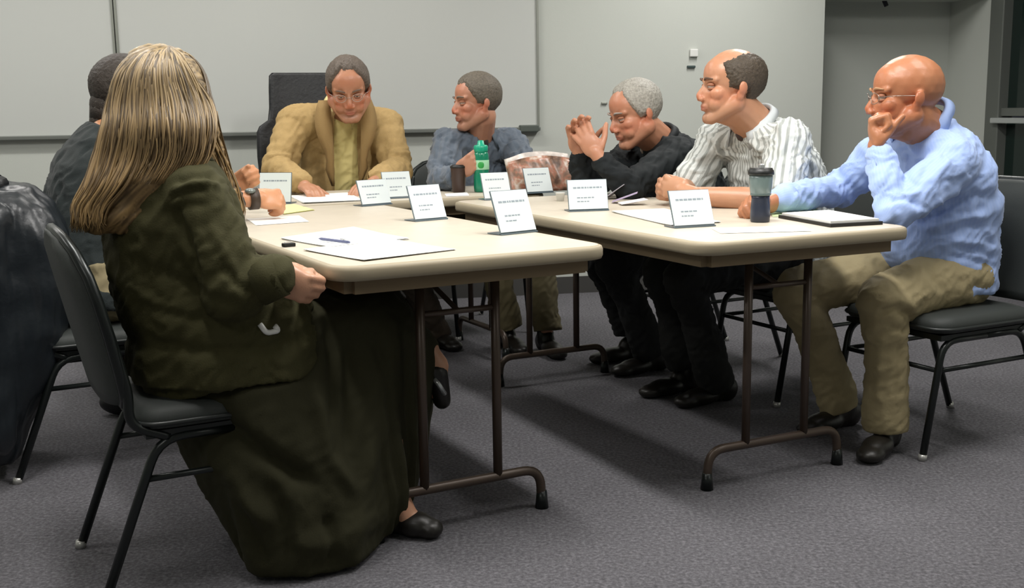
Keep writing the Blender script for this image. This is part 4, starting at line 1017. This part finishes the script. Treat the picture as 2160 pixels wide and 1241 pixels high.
    for i in range(640):
        u = math.cos(rng.uniform(0, PI)); side = -1 if rng.random() < .86 else 1
        ph = math.acos(u)
        pts = []; stop = len(prof) - (1 if u < -.05 else 3) - rng.choice([0, 0, 0, 1]); wv = rng.uniform(0, 6); amp = rng.uniform(.002, .008); dr = rng.uniform(-.12, .12)
        for k, (l_, r__, y, dc, hd) in enumerate(prof[:max(6, stop)]):
            A = at(l_, y, Y=dc); B = at(r__, y, Y=dc); c = (A+B)/2; hw = (B-A).length/2
            uu = max(-1, min(1, u*(.75+.25*min(1, k/3)) + dr*k/9)); ss = math.sqrt(max(0, 1-uu*uu))
            pts.append(c+V(hw*uu*1.01+amp*math.sin(k*1.3+wv), side*hd*ss*1.03-.003, 0))
        if stop >= 8:
            pts.append(pts[-1]+V(rng.uniform(-.01, .01), 0, -rng.uniform(.01, .03)))
        if i >= 540:
            pts = []; uu0 = rng.uniform(-1, 1); sd = rng.choice([-1, 1])
            for k, (l_, r__, y, dc, hd) in enumerate(prof2):
                A = at(l_, y, Y=dc); B = at(r__, y, Y=dc); c = (A+B)/2; hw = (B-A).length/2
                uu = uu0*(.9+.1*math.sin(k+wv)); pts.append(c+V(hw*uu*1.05+amp*.6*math.sin(k*1.3+wv), sd*hd*math.sqrt(1-min(1, uu*uu))*1.05, 0))
        cv = bezier(pts, 4); n = len(cv); rad = rng.uniform(.0012, .0034)
        mb = MB().tube(cv, [rad*(.5+.5*min(1, j/4))*(1 if j < n-8 else max(.15, (n-1-j)/8)) for j in range(n)], 5)
        o = len(LV); LV += mb.V; LF += [tuple(i+o for i in f) for f in mb.F]; LC += [rng.uniform(-.5, .5)]*len(mb.V)
    lo = link_mesh('hair_locks', LV, LF, HM, P, True); lo['kind'] = 'stuff'
    cc = hcol(np.array([v[:] for v in LV]), np.array(LC)); a = lo.data.color_attributes.new('Col', 'FLOAT_COLOR', 'POINT')
    a.data.foreach_set('color', np.hstack([cc, np.ones((len(cc), 1))]).astype(np.float32).ravel())
woman()

# ------------------------------------------------------------------ things on the tables
ZT = .7405
def sign(pxl, pyl, pxr, pyr, h, label, lean=.38, inkseed=0, w=None):
    """slanted acrylic holder with a printed card; base corners given on the table top"""
    A = at(pxl, pyl, z=ZT); B = at(pxr, pyr, z=ZT); d = (B-A); w = w or d.length; d.normalize(); n = Vector((d.y, -d.x, 0))   # towards viewer
    c = (A+B)/2; root = empty('name_card_stand', c, label, 'card stand', 'card stands on the tables', yaw=math.atan2(d.y, d.x))
    R = Matrix.Rotation(-lean, 3, 'X')
    q = lambda x, z, y=0: R @ Vector((x, y, z))
    def slab(x0, x1, z0, z1, y0, y1):
        mb = MB(); Vx = [q(x, z, y) + Vector((0, .0, .004)) for y in (y0, y1) for z in (z0, z1) for x in (x0, x1)]
        mb.add(Vx, [(0, 1, 3, 2), (4, 6, 7, 5), (0, 4, 5, 1), (2, 3, 7, 6), (0, 2, 6, 4), (1, 5, 7, 3)]); return mb
    slab(-w/2+.002, w/2-.002, .003, h-.002, -.0022, .0).build('card', M_cardface, root, world=False)
    hb = slab(-w/2, w/2, 0, h, .0004, .003); hb.box((0, .0, .002), (w, .012, .004)); hb.box((0, .030, .002), (w, .062, .003))
    hb.build('holder', M_cardedge, root, world=False)
    rng = random.Random(inkseed); ink = MB()
    def line(z, x0, x1, th):
        x = x0
        while x < x1-.004:
            l = rng.uniform(.005, .014); e = min(x+l, x1); 
            m = slab(x, e, z, z+th, -.0026, -.0021); ink.add(m.V, m.F); x = e+.0025
    line(h*.70, -w*.36, w*.36, .006); line(h*.38, -w*.28, w*.15, .0045); line(h*.26, -w*.28, w*.02, .004)
    tag(ink.build('printing', M_ink, root, world=False), kind='stuff')
    return root
sign(875, 468, 943, 462, .118, 'slanted card stand on left table, centre, third from the left in the middle row', inkseed=1)
sign(1056, 497, 1132, 489, .128, 'largest slanted card stand, at the right edge of the left table', inkseed=2)
sign(764, 436, 826, 431, .100, 'card stand on left table overlapping the one behind it, right of the long white papers', inkseed=3)
sign(812, 420, 872, 417, .112, 'card stand on the head table just behind another, in front of tan sleeve', inkseed=4)
sign(1422, 482, 1508, 477, .112, 'pale blue-grey card stand on right table just left of the travel mug', inkseed=5)
sign(1200, 447, 1284, 444, .108, 'bright white card stand on right table in front of the man in black', lean=.25, inkseed=6)
sign(1022, 423, 1080, 420, .110, 'card stand directly in front of the green bottle', inkseed=7)
sign(1112, 409, 1167, 406, .110, 'card stand in front of the glossy brown newspaper', inkseed=8)
sign(546, 430, 614, 430, .120, 'white card stand at far left, partly behind the hand with the wristwatch', lean=.2, inkseed=9)

def sheet(corners, label, m=M_paper, z=ZT, n=1, name='paper', curl=.0, cat='paper', group=None, pz=.0006):
    P = [at(x, y, z=z) for x, y in corners]; c = sum(P, Vector())/4; c.z = z
    root = None
    mb = MB(); N = 8
    rng = random.Random(len(label)); 
    for k in range(n):
        dx = Vector((rng.uniform(-.004, .004), rng.uniform(-.004, .004), 0)) if k else Vector()
        top = []
        for j in range(N+1):
            for i in range(N+1):
                u, v = i/N, j/N; p = (P[0]*(1-u)+P[1]*u)*(1-v) + (P[3]*(1-u)+P[2]*u)*v
                top.append(p+dx+UP*(.0008+k*.0011 + curl*((abs(u-.5)*2)**3)*(1-v)*.5 + curl*.3*math.sin(u*5+k)*v))
        bot = [p-UP*.0007 for p in top]; F = []
        for j in range(N):
            for i in range(N):
                a = j*(N+1)+i; F.append((a, a+1, a+N+2, a+N+1)); b = a+(N+1)**2; F.append((b, b+N+1, b+N+2, b+1))
        mb.add(top+bot, F)
    o = mb.build(name, m, None, True); o.location = (0, 0, 0)
    return tag(o, label, cat, group)
sheet([(592, 505), (700, 524), (862, 505), (745, 481)], 'near stack of white papers on left table under the pen', n=3, curl=.004)
sheet([(640, 528), (768, 551), (962, 527), (820, 505)], 'white paper sheets nearest the rounded corner of the left table', n=2, curl=.003, z=ZT+.001)
sheet([(520, 462), (540, 476), (652, 468), (630, 455)], 'narrow white sheet on left table beside the watch hand', n=1)
sheet([(560, 438), (600, 453), (664, 444), (622, 432)], 'yellow notepad sheet under the hand with the wristwatch', M_yellow, n=3, name='notepad', cat='notepad')
sheet([(612, 415), (640, 430), (765, 424), (735, 408)], 'white papers on head table in front of the tan jacket, between the card stands', n=3, curl=.004)
sheet([(938, 409), (942, 415), (990, 413), (985, 406)], 'small white sheet on head table left of the green bottle', n=1)
sheet([(1290, 448), (1415, 478), (1520, 470), (1400, 442)], 'white papers on right table left of the travel mug', n=3, curl=.004)
sheet([(1500, 482), (1520, 493), (1712, 488), (1690, 476)], 'white sheet at the front edge of the right table under the mug', n=1)
sheet([(1622, 444), (1630, 458), (1735, 455), (1722, 440)], 'pale green sheet on right table beside the mug', M_green, n=1)
# binder with white paper
def binder():
    P = [at(x, y, z=ZT) for x, y in ((1642, 460), (1752, 480), (1862, 474), (1748, 453))]
    c = sum(P, Vector())/4; root = empty('clipboard', (c.x, c.y, ZT), 'black folder holding white paper on right table, by the blue elbow', 'folder')
    base = MB(); B = [p+Vector((0, 0, z)) for z in (.0, .010) for p in P]; base.add(B, [(3, 2, 1, 0), (4, 5, 6, 7), (0, 1, 5, 4), (1, 2, 6, 5), (2, 3, 7, 6), (3, 0, 4, 7)])
    base.build('cover', M_black, root)
    q = [c.lerp(p, .93) for p in P]; B = [Vector((p.x, p.y, ZT+z)) for z in (.0101, .017) for p in q]
    MB().add(B, [(3, 2, 1, 0), (4, 5, 6, 7), (0, 1, 5, 4), (1, 2, 6, 5), (2, 3, 7, 6), (3, 0, 4, 7)]).build('paper', M_paper, root)
binder()
# pens
def pen(a, b, label, m):
    A = at(*a, z=ZT+.010); B = at(*b, z=ZT+.010); d = (B-A).normalized(); L = .14
    root = empty('pen', A, label, 'pen'); c = (A+B)/2; A = c-d*L/2; B = c+d*L/2
    MB().tube([A, A+d*.012, B-d*.01, B], [.0012, .0042, .0042, .003], 10).build('barrel', m, root, True)
    MB().box(B-d*.025+UP*.006, (.004, .004, .003)).tube([B-d*.04+UP*.0065, B+UP*.0065], .0013, 6).build('clip', M_silver, root, True)
pen((668, 503), (742, 512), 'dark pen lying across the near white papers on left table', mat('pen_barrel', '5d6488', .35))
# black cable / phone at the left table edge, small dark thing under paper
a = at(608, 521, z=ZT); t = empty('binder_clip', a, 'small black binder clip under the papers at the left edge of the near table', 'clip')
MB().box(a+Vector((0, .006, .005)), (.034, .018, .010), Matrix.Rotation(.6, 3, 'Z'), .002).build('clip_body', M_black, t)
MB().tube(bend([a+Vector((-.008, .01, .008)), a+Vector((-.016, .03, .010)), a+Vector((.0, .036, .010)), a+Vector((.008, .016, .008))], .006), .0009, 6).build('wire_handle', M_silver, t, True)

def lathe(root, name, prof, m, seg=28, smooth=True):
    rings = [[Vector((r*math.cos(2*PI*k/seg), r*math.sin(2*PI*k/seg), z)) for k in range(seg)] for r, z in prof]
    return MB().loft(rings).build(name, m, root, smooth, world=False)
# travel mug
p = at(1603, 468, z=ZT); t = empty('travel_mug', p, 'tumbler with black lid, translucent grey body and dark lower half', 'travel mug'); t.scale = (1.1, 1.1, 1.05)
lathe(t, 'lower_body', [(.024, 0), (.0265, .002), (.0275, .02), (.0265, .045), (.0245, .068), (.026, .078)], mat('mug_navy', '2a3040', .3))
lathe(t, 'upper_body', [(.0262, .078), (.0285, .085), (.0312, .105), (.0322, .125), (.0322, .138)], mat('mug_grey', '6f807f', .2, spec=.6))
lathe(t, 'band', [(.0275, .0775), (.0285, .079), (.0285, .084), (.0275, .0855)], mat('mug_band', '596866', .3))
lathe(t, 'lid', [(.0325, .137), (.0355, .1375), (.0360, .142), (.0350, .150), (.0330, .1515), (.031, .157), (.020, .158)], M_black)
MB().box((0, -.004, .162), (.014, .022, .014), None, .003).build('lid_tab', M_silver, t, world=False)
# green bottle
p = at(1016, 405, z=ZT); t = empty('water_bottle', p, 'green translucent sports bottle with green cap in front of slate shirt', 'bottle')
MG = mat('green_plastic', '1f8f6c', .18, trans=.25, spec=.6)
lathe(t, 'bottle_body', [(.028, 0), (.033, .004), (.034, .02), (.034, .07), (.0315, .082), (.034, .094), (.0345, .15), (.0325, .165), (.028, .175)], MG)
lathe(t, 'cap', [(.029, .174), (.031, .176), (.031, .198), (.027, .203), (.016, .205), (.013, .222), (.008, .224)], mat('green_cap', '17a07c', .3))
lathe(t, 'label_band', [(.0348, .098), (.0352, .099), (.0352, .138), (.0348, .139)], mat('bottle_label', '9fd8ae', .5))
MB().ell((.0, -.034, .118), (.014, .003, .016), sub=2).build('label_emblem', mat('label_mark', '2f9c46', .5), t, True, world=False)
# dark cup in the slate man's hand
p = at(967, 372, Y=4.84); p.z = max(p.z, ZT); p.z = ZT; t = empty('coffee_cup', p, 'dark brown cup held by the man in the slate shirt', 'cup')
lathe(t, 'cup_body', [(.024, 0), (.028, .002), (.034, .105), (.035, .108)], mat('cup_brown', '3a2822', .4)); lathe(t, 'cup_lid', [(.0355, .107), (.036, .112), (.032, .116), (.028, .12)], M_black)
# glossy newspaper propped up
def newsmat():
    m = bpy.data.materials.new('newsprint_photo'); m.use_nodes = True; N = m.node_tree.nodes; K = m.node_tree.links; b = N['Principled BSDF']; b.inputs['Roughness'].default_value = .35
    tc = N.new('ShaderNodeTexCoord'); n = N.new('ShaderNodeTexNoise'); n.inputs['Scale'].default_value = 22; n.inputs['Detail'].default_value = 5; K.new(tc.outputs['Object'], n.inputs['Vector'])
    r = N.new('ShaderNodeValToRGB'); e = r.color_ramp.elements; e[0].position = .34; e[0].color = (*lin('5a4438'), 1); e[1].position = .68; e[1].color = (*lin('d9cfc8'), 1)
    for ps, c in ((.45, '8a6a56'), (.52, 'a8705a'), (.58, 'b59a86')): x = e.new(ps); x.color = (*lin(c), 1)
    K.new(n.outputs['Fac'], r.inputs[0]); K.new(r.outputs[0], b.inputs['Base Color']); return m
def newspaper():
    A = at(1082, 406, z=ZT); B = at(1212, 402, z=ZT); c = (A+B)/2
    root = empty('newspaper', c, 'crumpled glossy brown and red newspaper standing open before the man in black', 'newspaper')
    d = (B-A); L = d.length; d.normalize(); n = Vector((d.y, -d.x, 0))
    for k, (off, hh, mm) in enumerate(((.0, .150, newsmat()), (.035, .168, mat('newsprint_white', 'cfc6bf', .4, var=.35, vscale=22)))):
        N = 26; VV = []; H = 9
        for j in range(H+1):
            for i in range(N+1):
                u, v = i/N, j/H
                top = hh*(.92+.10*math.sin(u*PI)-.10*(1-u)**3)
                w_ = .012*math.sin(u*9+k*2+v*2)+.01*math.sin(u*17+v*3)
                VV.append(A + d*(L*u + .0*v - .02*v*(1-u)) - n*(off + .055*v*v + w_*(.4+.6*v)) + UP*(top*v+.001))
        FF = [(j*(N+1)+i, j*(N+1)+i+1, (j+1)*(N+1)+i+1, (j+1)*(N+1)+i) for j in range(H) for i in range(N)]
        o = link_mesh('page', VV, FF, mm, root, True); so = o.modifiers.new('t', 'SOLIDIFY'); so.thickness = .0012
newspaper()
# fanned leaflets in front of the man in black
for i, (x, y, an_, c_) in enumerate(((1300, 420, .6, 'c3c0cc'), (1318, 428, .35, 'a99bb4'), (1335, 432, .15, 'd8d6da'))):
    p = at(x, y, z=ZT); R = Matrix.Rotation(-.4+.25*i, 3, 'Z') @ Matrix.Rotation(-an_, 3, 'Y')
    o = MB().box(p+Vector((0, 0, .006+.09*math.sin(an_)*.5)), (.10, .075, .002), R).build('leaflet', mat('leaflet_%s' % ('pale', 'purple', 'white')[i], c_, .5))
    tag(o, ('steepest pale leaflet leaning up before the man in black', 'purple leaflet in the fanned leaflets before the man in black', 'flattest white leaflet nearest the clasped hands')[i], 'leaflet', 'fanned leaflets on the right table')
# white paper cup left of the white card stand
p = at(1182, 424, z=ZT); t = empty('paper_cup', p, 'tiny white cup just left of the bright white card stand', 'cup')
lathe(t, 'cup_body', [(.014, 0), (.018, .03), (.019, .031)], M_white)
lathe(t, 'cup_rim', [(.0185, .030), (.020, .031), (.0185, .0325)], M_white)

# ------------------------------------------------------------------ leather coat hanging on the far-left chair
def coat():
    fg = Fig(CG, F_L); root = empty('leather_coat', fg.L(0, -.30, 0), 'black leather coat draped over the chair back at the left edge', 'coat')
    mb = MB(); rings = []
    for z, hw, hd, dy in ((.895, .13, .035, -.28), (.885, .19, .08, -.27), (.83, .24, .12, -.255), (.74, .26, .145, -.245), (.60, .265, .155, -.25), (.45, .265, .15, -.265), (.30, .25, .13, -.30), (.17, .23, .10, -.35), (.06, .19, .07, -.36)):
        rings.append(oval(fg.L(0, dy, z), fg.r, fg.f, hw, hd, pw=.8))
    mb.loft(rings)
    for s, z0, z1 in ((-1, .80, .22), (1, .80, .16)): mb.cap(fg.L(s*.235, -.33, z0), fg.L(s*.26, -.36, z1), .062, .05)
    def post(co, no):
        a = noise3(co*np.array([16, 16, 3.0])); b = noise3(co*np.array([34, 34, 9.0])); c = noise3(co*12)
        return co+no*((.016*a+.007*b+.010*c))[:, None]
    remesh(mb, 'coat_body', mat('coat_leather', '1b2024', .36, bump=.3, bscale=50, spec=.5), root, .009, 3, post)
    cb = MB(); pts = [fg.L(.14*math.sin(a), -.325-.07*math.cos(a), .885-.02*math.cos(a)) for a in [PI*(k/12-.5)*1.5 for k in range(13)]]
    cb.tube(pts, .022, 10); cb.build('coat_collar', M_leather, root, True)
coat()
# the small black bag by the feet under the far chair
p = at(268, 875, z=0); t = empty('handbag', p, 'small black bag on the carpet behind the near chair', 'bag')
remesh(MB().ell(p+Vector((0, 0, .05)), (.10, .05, .052)), 'bag_body', M_leather, t, .006, 2, lambda co, no: np.column_stack([co[:, 0], co[:, 1], np.maximum(co[:, 2], .003)]))
MB().tube(bend([p+Vector((-.05, 0, .08)), p+Vector((-.03, 0, .13)), p+Vector((.03, 0, .13)), p+Vector((.05, 0, .08))], .03), .005).build('handle', M_black, t, True)
# one loose dark shoe-like shape under the head table belongs to nobody visible: omitted
for o in bpy.data.objects:
    if o.type == 'MESH' and o.parent is None and 'label' not in o and 'kind' not in o: print('UNTAGGED', o.name)
